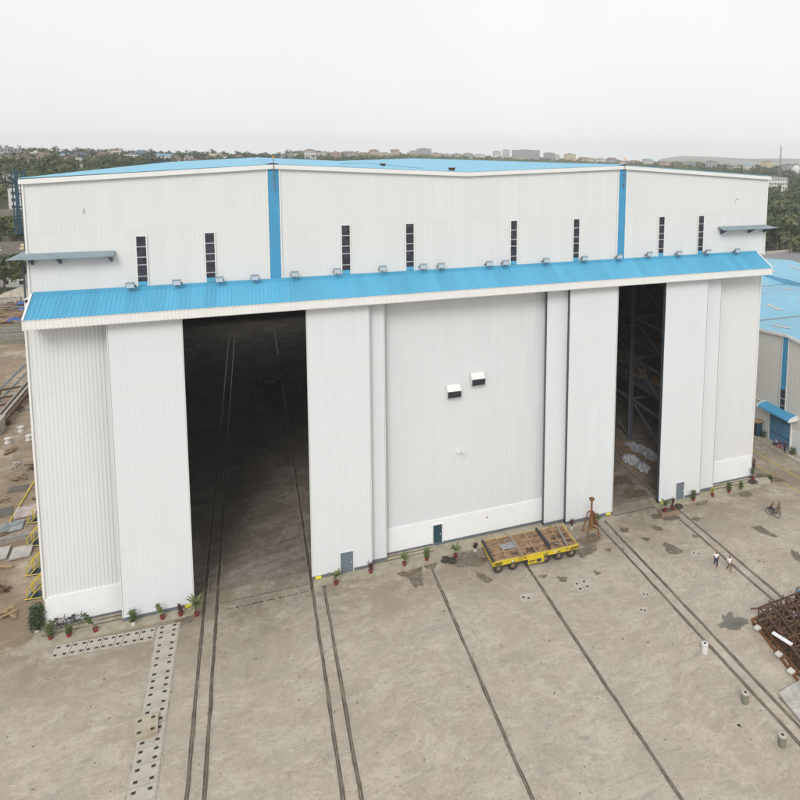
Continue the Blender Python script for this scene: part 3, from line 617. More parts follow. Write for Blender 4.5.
for x in (8.42,10.22):
    struct(MB().box(x-.03,x+.03,-24,-3.5,.0,.03).build('kerb_edging', M['raillip']))
M['rslab']=mat('stained_concrete_slab', (.40,.35,.27), .85, var=.15, scale=1.5, dirt=(.22,.17,.10), dirt_amt=.8)
slab(8.95,-14.8,1.5,1.95,H4,'raised cover slab lying askew on top of the trench line', z=.34, rz=.07, m='rslab')
slab(39.7,-11.55,1.15,1.15,H2,'pale square slab with two holes in front of the yellow transporter', rz=-.12, group='small cover slabs in the yard')
slab(45.0,-11.85,.72,1.55,((0,-.25),(0,.25)),'left half of the paired slabs with four holes right of the transporter', rz=-.05, group='small cover slabs in the yard')
slab(45.8,-11.78,.72,1.55,((0,-.25),(0,.25)),'right half of the paired slabs with four holes right of the transporter', rz=-.05, group='small cover slabs in the yard')
slab(49.0,-16.95,.8,.75,H2,'small worn slab between the single rail and the bollard rails', z=.02, rz=-.1, group='small cover slabs in the yard', hs=.1)
slab(50.4,-15.15,.8,.75,H2,'small slab with two holes just hangarward of the small worn one', z=.03, rz=-.1, group='small cover slabs in the yard', hs=.1)
slab(58.85,-11.5,1.1,1.0,H2,'slab with two holes beside the walking men in white shirts', z=.03, rz=-.15, group='small cover slabs in the yard', hs=.1)
slab(64.3,-15.05,1.0,.9,H2,'faint worn slab right of the far right rails', z=.012, rz=-.15, m='concrete', group='small cover slabs in the yard', hs=.08)
e = empty('manhole_ring','small round pale manhole ring in the concrete near the bollards','manhole',(48.88,-30.14,0)); MB().lathe([(.30,.004),(.29,.02),(.16,.02)],n=18).build('ring',M['raillip'],e); MB().lathe([(.13,.021),(.12,.028)],n=10).build('hole',M['hole'],e)

# bollards
def bollard(x, y, m, label, h=.85):
    e = empty('bollard', label, 'bollard', (x,y,0), 0, 'concrete bollards beside the rails')
    b = MB(); b.lathe([(.27,.004),(.27,h-.05),(.25,h),(.2,h)],n=8 if m!='cwhite' else 16); b.build('post', M[m], e, loc=(0,0,0))
    MB().lathe([(.29,h-.10),(.29,h-.02),(.27,h+.012)],n=8 if m!='cwhite' else 16).build('cap', M['cwhite' if m!='cmoss' else 'cslab'], e)
    MB().lathe([(.12,h+.013),(.11,h+.02)],n=10).build('hole', M['hole'], e)
bollard(51.01,-23.28,'cwhite','white round bollard, farthest of the three from the camera')
bollard(50.69,-28.63,'cmoss','middle mossy grey bollard without a white top')
bollard(50.6,-32.6,'cmoss2' if 'cmoss2' in M else 'cmoss','nearest mossy bollard close to the lower right corner')

# ------------------------------------------------------------------ yellow transporter
T = empty('modular_transporter','yellow multi-wheel flatbed transporter with rusty deck plates','transporter',(42.65,-5.3,0),-.03)
b = MB(); b.box(-4.55,4.55,-2.0,-1.92,.85,1.2); b.box(-4.55,4.55,1.92,2.0,.85,1.2); b.box(-4.62,-4.54,-2.0,2.0,.8,1.2); b.box(4.54,4.62,-2.0,2.0,.8,1.2)
for z in (.84,1.2): b.box(-4.6,4.6,-2.05,-1.9,z-.025,z+.025)
b.build('frame', M['yellow'], T)
b = MB()
for x0,x1 in ((-4.5,-1.55),(-1.45,1.45),(1.55,4.5)):
    b.box(x0,x1,-1.9,1.9,1.12,1.19)
b.build('deck', M['rust'], T)
b = MB()
for x in (-4.4,-3.0,-1.62,-1.38,0.1,1.4,1.6,3.0,4.42): b.box(x-.05,x+.05,-1.88,1.88,1.195,1.235)
for yv in (-1.85,-.55,.65,1.85):
    for x0,x1 in ((-4.35,-1.67),(-1.33,1.35),(1.65,4.37)): b.box(x0,x1,yv-.05,yv+.05,1.195,1.23)
b.build('deck_flange', M['rustpale'], T)
MB().box(-4.66,-4.40,-1.95,1.9,1.2,1.34).build('bearer', M['black'], T); b = MB(); b.box(1.38,1.62,-1.7,2.0,1.24,1.42); b.bar((1.75,-1.2,1.3),(1.55,1.7,1.33),.14); b.build('bearer', M['black'], T)
b = MB(); b.bar((-1.5,-1.9,1.31),(-1.62,1.95,1.31),.13,.12); b.build('bearer', M['woodgrey'], T)
b = MB(); b.bar((3.4,-1.75,1.31),(3.75,1.95,1.5),.17,.15); b.build('timber_bearer', M['woodgrey'], T)
b = MB(); r_=random.Random(4)
for k_ in range(9):
    x_,y_=r_.uniform(-4,4),r_.uniform(-1.5,1.5); n_=14; o_=len(b.v); b.v.append((x_,y_,1.1975+.0006*k_)); rx_,ry_=r_.uniform(.3,.8),r_.uniform(.2,.55)
    for q in range(n_): a_=2*pi*q/n_; w_=r_.uniform(.6,1.25); b.v.append((x_+cos(a_)*rx_*w_,max(-1.85,min(1.85,y_+sin(a_)*ry_*w_)),1.1975+.0006*k_))
    b.f+=[(o_,o_+1+q,o_+1+(q+1)%n_) for q in range(n_)]
b.build('grease_stain', M['rustdark'], T)
for x_,y_,rz_ in ((-2.2,1.2,.4),(.6,.9,1.2),(2.6,-1.1,-.3)): MB().obox((x_,y_,1.26),(.5,.12,.09),rz_).build('lashing_block', M['woodgrey'], T)
b = MB(); b.tube([(-.9,-2.08,.8),(-1.5,-2.1,.7),(-2.2,-2.08,.82)],.03,6); b.tube([(.75,-2.08,.78),(1.3,-2.1,.66),(2.1,-2.08,.8)],.03,6); b.build('hydraulic_hose', M['black'], T)
b = MB(); b.box(-.95,.75,-2.14,-2.0,.32,.84); cbx = b.build('control_box', M['yellow'], T)
MB().box(-.05,.45,-2.155,-2.141,.45,.75).build('control_panel', M['cnavy'], cbx)
b = MB(); b.box(-.85,-.2,-2.155,-2.141,.62,.7); b.box(-.85,-.3,-2.155,-2.141,.45,.52); b.build('marking', M['black'], cbx)
b = MB()
for sx in (-1,1):
    for i in range(5):
        x = sx*4.5-sx*i*.17
        b.add([(x-.05,-2.054,.86),(x+.04,-2.054,.86),(x+.12,-2.054,1.19),(x+.03,-2.054,1.19)],[(0,1,2,3)])
b.build('hazard_stripes', M['black'], T)
b = MB()
for x in (-2.6,2.0): b.lathe([(.09,-.06),(.09,0)],(x,-2.03,1.05),10,'Y')
b.build('reflector', M['lamp'], T)
b = MB()
for x in (-3.7,-1.2,1.1,3.3): b.box(x-.06,x+.06,-2.056,-2.05,1.0,1.1)
b.build('lashing_hole', M['black'], T)
random.seed(3)
b = MB(); n=9
for j in range(n):
    for i in range(n): b.v.append((-3.1+(i/(n-1))*1.5+.1*random.random(), -.3+(j/(n-1))*1.0+.1*random.random(), 1.25+.22*random.random()*sin(pi*i/(n-1))*sin(pi*j/(n-1))+.02))
b.f=[(j*n+i,j*n+i+1,(j+1)*n+i+1,(j+1)*n+i) for j in range(n-1) for i in range(n-1)]
tag(b.build('crumpled_tarp', M['tarp'], None, loc=(42.6,-5.35,0)), 'crumpled grey tarpaulin lying on the rusty transporter deck', 'tarpaulin')
for sy in (-1,1):
    for x in (-4.05,-2.55,.95,2.4,3.85):
        w = MB(); w.lathe([(.26,-.16),(.44,-.15),(.49,-.08),(.49,.08),(.44,.15),(.26,.16)],(0,0,0),18,'Y'); wo = w.build('wheel', M['tyre'], T, loc=(x,sy*1.88,.5))
        r = MB(); r.lathe([(.08,-.20),(.20,-.170),(.21,.170),(.08,.20)],(0,0,0),14,'Y'); r.build('rim', M['rim'], wo)
        a = MB(); a.bar((x-.1,sy*1.5,.45),(x-.1,sy*1.5,1.1),.14); a.bar((x-.25,sy*1.72,.85),(x-.22,sy*1.96,.62),.08); a.build('axle_arm', M['yellow'], T)

# rusty jack stand
J = empty('jack_stand','tall rusty jack stand on splayed legs right of the transporter','jack stand',(50.39,-4.2,0),.2)
b = MB(); b.tube([(0,0,.45),(0,0,2.4)],.17,10); b.tube([(0,0,2.4),(0,0,3.75)],.10,10); b.lathe([(.14,3.7),(.3,3.85),(.32,3.98),(.25,4.02)],n=12); b.build('screw_column', M['rustorange'], J)
for i in range(4):
    a = i*pi/2+.5; c_,s_ = cos(a),sin(a)
    b = MB(); b.bar((c_*.12,s_*.12,2.5),(c_*.48,s_*.48,2.25),.12); b.bar((c_*.46,s_*.46,2.3),(c_*.95,s_*.95,.02),.1); b.obox((c_*.97,s_*.97,.03),(.3,.3,.05),a); b.build('leg', M['rustorange'], J)
    b = MB(); c2,s2 = cos(a+pi/2),sin(a+pi/2); b.bar((c_*.85,s_*.85,.5),(c2*.85,s2*.85,.5),.07); b.bar((c_*.85,s_*.85,.5),(0,0,.55),.07); b.build('brace', M['rustpale'], J)

# ------------------------------------------------------------------ plants in pots
def frond(mb, base, ang, L_, rise, droop, w, seg=5):
    pts = []
    for i in range(seg+1):
        t = i/seg; pts.append(Vector((base[0]+cos(ang)*L_*t, base[1]+sin(ang)*L_*t, base[2]+rise*t-droop*t*t)))
    sd = Vector((-sin(ang),cos(ang),0))
    for i in range(seg):
        w0 = w*sin(pi*(i/seg*.85+.12)); w1 = w*sin(pi*min(.97,((i+1)/seg*.85+.12)))
        mb.quad(pts[i]-sd*w0+Vector((0,0,-w0*.3)), pts[i], pts[i+1], pts[i+1]-sd*w1+Vector((0,0,-w1*.3)))
        mb.quad(pts[i], pts[i]+sd*w0+Vector((0,0,-w0*.3)), pts[i+1]+sd*w1+Vector((0,0,-w1*.3)), pts[i+1])
def potplant(x, y, kind, label, h=1.2, z=.13, pot='pot', lean=0, seed=0):
    r = random.Random(seed+int(x*7)); h *= 1.15; e = empty('potted_plant', label, 'potted plant', (x,y,z), r.random()*0, 'potted plants along the hangar front')
    b = MB(); b.lathe([(.15,0),(.21,.3),(.235,.3),(.235,.36),(.2,.36),(.19,.3)],n=14); b.build('pot', M[pot], e)
    MB().lathe([(.185,.29),(.18,.31)],n=10).build('soil', M['groove'], e)
    s = MB(); f = MB()
    if kind == 'palm':
        s.tube([(0,0,.3),(lean*.4,0,h*.55)],[.04,.025],6)
        for i in range(24): frond(f,(lean*.4,0,h*.42+.12*h*r.random()),i*2.4+r.random(),r.uniform(.40,.78)*h*.6,h*.55*r.uniform(.4,1.15),h*.30,.07+.04*r.random(),6)
    elif kind == 'bush':
        s.tube([(0,0,.3),(0,0,h*.7)],[.03,.02],6)
        for i in range(260):
            a=r.random()*6.28; t=r.random(); rr=.36*h*.6*math.sqrt(r.random()); c_=(cos(a)*rr,sin(a)*rr,.35+(h-.35)*t); frond(f,c_,r.random()*6.28,.17,.08,.07,.05,2)
    elif kind == 'big':
        s.tube([(0,0,.3),(0,0,h*.6)],[.05,.03],6)
        for i in range(520):
            a=r.random()*6.28; q=r.random(); z_=.35+(h-.35)*q; rr_=.62*math.sqrt(r.random())*(1-.5*abs(q-.45)); frond(f,(cos(a)*rr_,sin(a)*rr_,z_),r.random()*6.28,.26,.12,.12,.06,3)
    elif kind in ('red','yellow','spiky'):
        s.tube([(0,0,.3),(.02,0,h*.6)],[.03,.02],6)
        for i in range(46): frond(f,(0,0,.35+(h*.45)*r.random()),r.random()*6.28,r.uniform(.25,.42),r.uniform(.25,.55),r.uniform(.1,.3),.045,4)
    elif kind == 'tall':
        top_=(lean*h*.7,0,h*.85); s.tube([(0,0,.3),(lean*.3*h,0,h*.5),top_],[.035,.03,.015],6)
        for i in range(90):
            t=.35+.65*r.random(); a=r.random()*6.28; frond(f,(lean*h*.7*t,0,.3+(h*.75)*t),a,r.uniform(.2,.34),r.uniform(-.02,.15),.14,.05,3)
    s.build('stem', M['bark'], e); f.build('foliage', M[{'red':'plantred','yellow':'planty'}.get(kind,'plantdk' if kind=='big' else 'plantg')], e)
    return e
potplant(-.95,-.6,'big','big dark leafy bush in a pot at the left corner of the hangar',2.3,.0,'potwhite')
potplant(.35,-2.05,'bush','leafy green bush in a red pot just left of the bicycles',1.35)
potplant(1.7,-2.25,'bush','small plant in a red and white pot in front of the bicycles',.8)
potplant(3.65,-2.4,'tall','tall leaning plant in a red pot right of the bicycles',1.75,lean=-.55)
potplant(6.49,-2.6,'bush','plant in a white pot at the edge of the leftmost door leaf',1.15,pot='potwhite')
potplant(8.77,-2.75,'tall','tall leaning plant in a red pot in front of the leftmost door leaf',1.35,lean=-.3)
potplant(10.2,-2.85,'red','dark red leaved plant left of the wide doorway',1.1,pot='pot')
potplant(11.5,-3.2,'palm','large arching palm in a red pot at the left jamb of the wide doorway',1.9,.0)
potplant(23.5,-3.2,'palm','potted palm beside the grey wicket door of the middle left leaf',1.6,.0)
potplant(26.78,-3.13,'red','dark red leaved plant at the right edge of the middle left leaf',1.1,.36)
potplant(30.1,-3.13,'palm','arching potted palm on the ledge left of the teal door',1.3,.36)
potplant(32.35,-3.13,'bush','small round bush in a pot left of the teal door',1.1,.36)
potplant(35.36,-3.1,'palm','potted palm right of the teal door by a wet patch',1.5,.0)
potplant(37.55,-2.9,'red','pot with a low dark plant behind the left end of the transporter',.7,.03,'potwhite')
potplant(48.73,-2.75,'red','dark red plant in a pot between the transporter and the jack stand',1.0,.03,'potwhite')
potplant(46.2,-2.6,'bush','low green plant behind the far edge of the transporter',.6,.03)
potplant(51.7,-2.9,'palm','green plant in a red pot behind the rusty jack stand',1.3,.03)
potplant(64.85,-2.75,'bush','leafy plant in a red pot right of the right wicket door',1.1)
potplant(67.65,-2.75,'yellow','yellow leaved plant in a red pot on the right ledge',1.1)
potplant(70.17,-2.65,'bush','second green plant from the right corner on the ledge',1.1)
potplant(72.0,-2.65,'bush','green plant nearest the right corner on the ledge',.95,pot='cmoss')
potplant(75.35,-.9,'tall','dark green plant leaning on the right corner of the hangar',1.5,.0,lean=-.1)
potplant(76.7,.5,'red','dark red plant in a dark tub beyond the right corner of the hangar',1.9,.35,'cmoss')
potplant(76.9,-2.3,'bush','small plant in a red pot beside the white concrete block',.85,.0)
e = empty('brick_planter','weathered brick planter box at the foot of the right wicket door leaf','planter',(60.5,-3.95,0),-.1)
b = MB(); b.box(-1.05,1.05,-.5,-.38,0,.5); b.box(-1.05,1.05,.38,.5,0,.5); b.box(-1.05,-.93,-.38,.38,0,.5); b.box(.93,1.05,-.38,.38,0,.5); b.build('box', M['brick'], e)
MB().box(-.93,.93,-.38,.38,.05,.42).build('soil', M['groove'], e)
potplant(60.1,-3.95,'palm','light green palm in a pot standing in the brick planter',1.4,.42)
potplant(61.2,-3.75,'red','dark red plant in a pot standing in the brick planter',1.3,.42)
def tyre(x, y, label, z=.0, rx=0):
    e = empty('old_tyre', label, 'tyre', (x,y,z)); b = MB(); n=16; m_=8
    for i in range(n):
        for j in range(m_):
            a=2*pi*i/n; c_=2*pi*j/m_; R=.36+.13*cos(c_); b.v.append((R*cos(a),R*sin(a),.13+.13*sin(c_)))
    b.f=[(i*m_+j,((i+1)%n)*m_+j,((i+1)%n)*m_+(j+1)%m_,i*m_+(j+1)%m_) for i in range(n) for j in range(m_)]
    o=b.build('tyre', M['tyre'], e, True); o.rotation_euler=(rx,0,0)
    MB().lathe([(.23,.08),(.24,.16),(.1,.18)],n=12).build('hub', M['rustdark'], e)
tyre(62.55,-3.15,'black tyre lying beside the brick planter',.0); tyre(74.55,-1.7,'black tyre on the ledge at the right hangar corner',.13); tyre(34.2,-3.3,'old black tyre in front of the teal door',.0); tyre(34.8,-3.7,'second black tyre right of the teal door step',.0)
e = empty('concrete_block','white rectangular concrete block at the right hangar corner','block',(75.9,-2.1,0),-.15); b = MB(); b.box(-.85,.85,-.4,.4,0,.5); b.build('block', M['cslab'], e); b = MB(); b.box(-.62,-.08,-.25,.25,.5,.515); b.box(.08,.62,-.25,.25,.5,.515); b.build('recess', M['ledgecon'], e)

# ------------------------------------------------------------------ bicycles
def bicycle(x, y, rz, label, m='cmaroon', group='bicycles leaning by the left wall', z=.0, lean=.0):
    e = empty('bicycle', label, 'bicycle', (x,y,z), rz, group); e.rotation_euler = (lean,0,rz)
    f = MB(); r=.024
    bb=(-.08,0,.28); st=(-.22,0,.78); hd=(.36,0,.82); hd2=(.39,0,.68); rw=(-.52,0,.34); fw=(.55,0,.34)
    for a,c_ in ((bb,st),(st,hd),(bb,hd2),(bb,rw),(st,rw),(hd,fw)): f.tube([a,c_],r,6)
    f.build('frame', M[m], e)
    for p,nm in ((rw,'wheel'),(fw,'wheel')):
        w = MB(); n=24
        for i in range(n):
            a=2*pi*i/n; b_=2*pi*(i+1)/n; w.bar((.33*cos(a),0,.33*sin(a)),(.33*cos(b_),0,.33*sin(b_)),.04)
        wo = w.build('wheel', M['tyre'], e, loc=p); s=MB()
        for i in range(9): a=2*pi*i/9; s.bar((0,0,0),(.32*cos(a),0,.32*sin(a)),.008)
        s.build('spokes', M['frame'], wo)
    h = MB(); h.tube([(.33,-.26,1.0),(.33,.26,1.0)],.02,6); h.tube([(.34,0,1.0),hd],.02,6); h.build('handlebar', M['black'], e)
    h = MB(); h.obox((-.25,0,.9),(.28,.16,.07)); h.tube([st,(-.25,0,.88)],.018,6); h.build('saddle', M['black'], e)
    h = MB(); h.tube([(-.08,-.12,.28),(.08,-.12,.2)],.015,5); h.obox((.1,-.15,.19),(.1,.08,.03)); h.build('pedal', M['black'], e)
    h = MB(); h.obox((-.25,.15,.38),(.1,.08,.03)); h.tube([(-.08,.12,.28),(-.25,.12,.36)],.015,5); h.build('pedal', M['black'], e)
    h = MB(); h.obox((-.45,0,.74),(.46,.14,.03)); h.bar((-.52,0,.36),(-.52,0,.73),.02); h.build('luggage_rack', M['black'], e)
    return e
bicycle(.75,-.78,.05,'maroon bicycle leaning on the white base, the left one of the pair','cmaroon',z=.13)
bicycle(2.0,-.80,-.05,'dark bicycle leaning on the white base, the right one of the pair','cblack',z=.13)

# ------------------------------------------------------------------ people
def skinned(verts, edges, radii, name, m, parent=None, sub=1, root=0):
    me = bpy.data.meshes.new('tmp'); me.from_pydata(verts, edges, []); o = bpy.data.objects.new('tmp', me); sc.collection.objects.link(o)
    o.modifiers.new('s','SKIN'); sv = me.skin_vertices[0].data
    for i, r in enumerate(radii): sv[i].radius = (r,r) if not hasattr(r,'__len__') else r
    sv[root].use_root = True
    sd = o.modifiers.new('u','SUBSURF'); sd.levels = sub; sd.render_levels = sub
    bpy.context.view_layer.update()
    dg = bpy.context.evaluated_depsgraph_get(); nm = bpy.data.meshes.new_from_object(o.evaluated_get(dg), depsgraph=dg)
    bpy.data.objects.remove(o); nm.materials.clear(); nm.materials.append(m); nm.name = name
    nm.polygons.foreach_set('use_smooth',[True]*len(nm.polygons))
    r = bpy.data.objects.new(name, nm); C.objects.link(r)
    if parent: r.parent = parent
    return r
def person(x, y, rz, pose, shirt, trouser, label, z=0., group=None, long_top=False):
    # joints, facing +x, pelvis first
    P = {'walk':dict(pel=(0,0,.93),ch=(.03,0,1.30),nk=(.04,0,1.47),hd=(.06,0,1.60),lk=(.20,.10,.52),la=(.16,.10,.09),rk=(.02,-.10,.50),ra=(-.30,-.10,.16),le=(-.12,.26,1.12),lw=(-.02,.28,.88),re=(.05,-.26,1.12),rw=(.24,-.26,.93)),
         'stand':dict(pel=(0,0,.93),ch=(.01,0,1.30),nk=(.0,0,1.47),hd=(.02,0,1.60),lk=(.03,.12,.50),la=(0,.14,.09),rk=(.02,-.11,.50),ra=(-.03,-.13,.09),le=(-.04,.27,1.12),lw=(.08,.27,.88),re=(-.03,-.27,1.12),rw=(.06,-.29,.87)),
         'ride':dict(pel=(-.25,0,1.00),ch=(-.12,0,1.36),nk=(-.06,0,1.52),hd=(-.02,0,1.65),lk=(.18,.13,.82),la=(.02,.15,.42),rk=(.16,-.13,.72),ra=(.10,-.15,.26),le=(.08,.25,1.22),lw=(.30,.23,1.06),re=(.08,-.25,1.22),rw=(.30,-.23,1.06)),
         'sit':dict(pel=(0,0,.32),ch=(.05,0,.68),nk=(.08,0,.85),hd=(.11,0,.98),lk=(.42,.14,.50),la=(.50,.14,.08),rk=(.40,-.14,.48),ra=(.52,-.12,.08),le=(.14,.26,.52),lw=(.34,.16,.50),re=(.14,-.26,.52),rw=(.34,-.14,.50)),
         'stoop':dict(pel=(-.1,0,.88),ch=(.22,0,1.12),nk=(.36,0,1.2),hd=(.46,0,1.27),lk=(.05,.12,.48),la=(0,.14,.09),rk=(.02,-.12,.48),ra=(-.12,-.14,.09),le=(.32,.25,.9),lw=(.42,.22,.68),re=(.34,-.25,.9),rw=(.46,-.2,.70))}[pose]
    V = {k: Vector(v) for k,v in P.items()}
    up = (V['ch']-V['pel']).normalized(); vs=[]; es=[]; rs=[]
    def av(p, r, par=None):
        vs.append(tuple(p)); rs.append(r); i=len(vs)-1
        if par is not None: es.append((par,i))
        return i
    pel=av(V['pel'],.145); w=av(V['pel'].lerp(V['ch'],.5),.125,pel); ch=av(V['ch'],.15,w); nk=av(V['nk'],.055,ch); jw=av(V['hd']-Vector((0,0,.04)),.075,nk); hd=av(V['hd']+Vector((0,0,.05)),.098,jw); av(V['hd']+Vector((-.01,0,.13)),.07,hd)
    av(V['hd']+Vector((.105,0,.015)),.018,jw)
    for sd,y_ in (('l',1),('r',-1)):
        hp=av(V['pel']+Vector((0,.10*y_,-.04)),.095,pel); kn=av(V[sd+'k'],.062,hp); an=av(V[sd+'a'],.042,kn); ft=av(V[sd+'a']+Vector((.1,0,-.05)),.038,an); av(V[sd+'a']+Vector((.19,0,-.062)),.028,ft)
        sh=av(V['ch']+up*.07+Vector((0,.17*y_,0)),.058,ch); el=av(V[sd+'e'],.043,sh); wr=av(V[sd+'w'],.03,el)
        d=(V[sd+'w']-V[sd+'e']).normalized(); pm=av(V[sd+'w']+d*.06,.03,wr); side=Vector((1,0,0)) if abs(d.x)<.6 else Vector((0,0,1))
        for q,(ln,of) in enumerate(((.065,-.03),(.08,-.01),(.075,.01),(.058,.03))):
            a=av(V[sd+'w']+d*(.10)+side*of,.009,pm); b_=av(V[sd+'w']+d*(.10+ln*.6)+side*of+Vector((0,-y_*.012,0)),.008,a); av(V[sd+'w']+d*(.10+ln)+side*of+Vector((0,-y_*.03,0)),.007,b_)
        a=av(V[sd+'w']+d*.05+side*.04,.01,wr); av(V[sd+'w']+d*.10+side*.06+Vector((0,-y_*.02,0)),.008,a)
    body = skinned(vs,es,rs,'person',M['skin']); body.location=(x,y,z); body.rotation_euler=(0,0,rz); tag(body,label,'person',group)
    # clothes follow the same joints
    vs,es,rs=[],[],[]; pel=av(V['pel']+up*(-.0 if not long_top else -.14),.165 if not long_top else .19); w=av(V['pel'].lerp(V['ch'],.5),.148,pel); ch=av(V['ch'],.172,w); av(V['nk']-up*.05,.085,ch)
    for sd,y_ in (('l',1),('r',-1)):
        sh=av(V['ch']+up*.07+Vector((0,.17*y_,0)),.078,ch); av(V['ch'].lerp(V[sd+'e'],.75)+Vector((0,.05*y_,0)),.068,sh)
    skinned(vs,es,rs,'shirt',M[shirt],body)
    vs,es,rs=[],[],[]; pel=av(V['pel']-up*.02,.16)
    for sd,y_ in (('l',1),('r',-1)):
        hp=av(V['pel']+Vector((0,.10*y_,-.06)),.11,pel); kn=av(V[sd+'k'],.082,hp); av(V[sd+'k'].lerp(V[sd+'a'],.85),.066,kn)
    skinned(vs,es,rs,'trousers',M[trouser],body)
    vs,es,rs=[],[],[]; a=av(V['hd']+Vector((-.02,0,.11)),.118); av(V['hd']+Vector((-.055,0,.0)),.09,a)
    skinned(vs,es,rs,'hair',M['hair'],body)
    vs_=MB()
    for y_ in (.035,-.035): vs_.obox(V['hd']+Vector((.082,y_,.045)),(.02,.026,.012))
    vs_.obox(V['hd']+Vector((.078,0,-.055)),(.014,.05,.01)); vs_.build('eyes_and_mouth', M['hair'], body)
    return body
wa = math.atan2(-8,-5)
person(59.35,-14.05,wa,'walk','cwhite_cloth','cnavy','man in white shirt and dark trousers walking, left of the two together')
person(60.1,-15.15,wa+.3,'walk','cwhite_cloth','cbrown','man in long loose white shirt walking, right of the two together',long_top=True)
bicycle(71.55,-8.6,wa+.9,'bicycle ridden across the yard near the right hangar corner','cblack',None)
person(71.55,-8.6,wa+.9,'ride','colive','cnavy','man in olive shirt riding the bicycle near the right hangar corner')
person(72.25,-8.75,wa+.8,'walk','cbrown','colive','man in brown shirt walking close beside the ridden bicycle')
person(62.95,-21.35,pi,'stand','cblue','cmaroon','worker in bright blue shirt behind the rusty steel lattice')
person(60.6,-23.6,2.6,'stoop','clilac','cnavy','worker in pale lilac shirt stooping among the rusty lattice bars',z=.02)
person(85.25,5.7,pi,'sit','clilac','cblack','seated person in lilac shirt by the blue shutter, nearer the booth',z=.13)
person(85.3,4.9,pi,'sit','cblack','cpink','seated person in dark shirt and pink trousers by the blue shutter',z=.13)
person(84.6,3.4,pi,'stand','cnavy','cnavy','person in navy clothes standing at the kerb by the blue shutter',z=.13)
person(16.24,51.3,-pi/2,'stand','cbrown','cblack','dim figure standing deep inside the hangar near the left rails',z=.004)
person(23.2,49.3,-pi/2,'stand','cnavy','cblack','dim figure standing deep inside the hangar near the right jamb',z=.004)

# trailer deep inside the doorway and wrapped loads in the right doorway
e = empty('parked_trailer','dark boxy trailer with a yellow bar parked deep inside the left bay','trailer',(19.3,56,0)); b=MB(); b.box(-2,2,0,7,.9,3.4); b.build('body',M['instruct'],e); b=MB(); b.box(-2.0,2.0,-.2,-.02,.9,1.15); b.build('bumper',M['crane'],e); b=MB(); b.box(-.9,.9,-.12,-.03,.5,.85); b.build('number_plate',M['frame'],e)
for x_ in (-1.7,1.7):
    for y_ in (1.2,5.4): MB().lathe([(.45,-.15),(.48,0),(.45,.15)],(x_,y_,.48),14,'Y').build('wheel',M['tyre'],e)
for i,(x_,y_,w_,l_,h_) in enumerate(((4.5,22,3.5,6,2.6),(6,34,3,5,3.4),(4.2,47,4,7,2.2),(27,30,4,6,2.8),(29,44,3,8,3.6))):
    e=empty('machine_bench',('dim machine bench nearest the doorway along the left inner wall','second dim machine bench along the left inner wall','third dim machine bench along the left inner wall','dim machine bench right of the trailer lane, nearer','dim machine bench right of the trailer lane, farther')[i],'machine',(x_,y_,0),0,'machines deep in the left bay')
    f=MB(); f.box(-w_/2,w_/2,-l_/2,l_/2,.5,h_*.55); f.box(-w_*.3,w_*.3,-l_*.3,l_*.1,h_*.55,h_); f.build('body',M['instruct'],e); f=MB(); [f.box(a*w_*.45-.1,a*w_*.45+.1,b*l_*.45-.1,b*l_*.45+.1,0,.5) for a in (-1,1) for b in (-1,1)]; f.build('frame',M['rustdark'],e); f=MB(); f.box(-w_/2-.02,-w_/2+.3,-l_/2-.05,-l_/2-.01,h_*.3,h_*.5); f.build('panel',M['lamp'],e)
def bundle(x,y,l,w,h,rz,label,seed):
    r=random.Random(seed); e=empty('wrapped_bundle',label,'bundle',(x,y,0),rz,'plastic-wrapped loads inside the right doorway'); b=MB(); n=14; m_=10
    for i in range(n):
        for j in range(m_):
            t=i/(n-1); a=pi*j/(m_-1); k_=(sin(pi*(t*.9+.05))**.35)*(1+.22*r.uniform(-1,1)); b.v.append(((t-.5)*l, -cos(a)*w/2*k_, .3+sin(a)*h*k_))
    b.f=[(i*m_+j,(i+1)*m_+j,(i+1)*m_+j+1,i*m_+j+1) for i in range(n-1) for j in range(m_-1)]
    b.build('wrapping',M['tarpwhite'],e); b=MB(); b.box(-l/2,l/2,-w/2,-w/2+.15,0,.3); b.box(-l/2,l/2,w/2-.15,w/2,0,.3); b.build('pallet',M['wood'],e)
bundle(63.0,8.3,2.6,1.5,.9,-1.1,'smaller white plastic-wrapped bundle at the front in the right doorway',1)
bundle(63.4,5.9,2.2,1.4,.8,-1.3,'white plastic-wrapped bundle lying second from the front in the right doorway',2)
bundle(65.6,9.8,6.0,1.3,1.1,-1.25,'long white plastic-wrapped bundle by the bracing in the right doorway',3)
k=0
for gy in (5,11,17,23):
    for gz in (8.2,14.2):
        f=MB(); r_=random.Random(k)
        for q in range(5): f.obox((r_.uniform(-1,1),q*.95-2,.25+.2*r_.random()),(1.6,.8,.5+.5*r_.random()),r_.uniform(-.2,.2))
        tag(f.build('stored_parts',M[('rustpale','rustdark')[k%2]],None,loc=(70.2,gy+2,gz)),'rusty stored parts on the %s gallery, %s bay from the doorway' % (('lower','upper')[k%2],ORD[k//2]),'stored parts','stored parts on the galleries'); k+=1
blob([(62.0,1.2),(64.2,.9),(65.5,2.2),(63.8,3.4),(62.2,2.8)],'puddle',M['puddle'],.013,41); blob([(57.5,.8),(60.5,.5),(61.0,1.8),(58.6,2.6)],'puddle',M['puddle'],.014,42); blob([(58,4),(60.5,3.5),(61.2,5.4),(59.2,6.2)],'puddle',M['puddle'],.015,43)
for i,(x,y,z) in enumerate(((64.8,10.5,.3),(66.3,8.0,.3),(64.3,13.5,.3))):
    tag(MB().obox((0,0,z),(1.0,3.8,.6),.3).build('timber_crate',M['wood'],None,loc=(x,y,0)),('timber crate under the long wrapped bundle','timber crate right of the long wrapped bundle','timber crate farthest inside the right doorway')[i],'crate','crates in the right doorway')

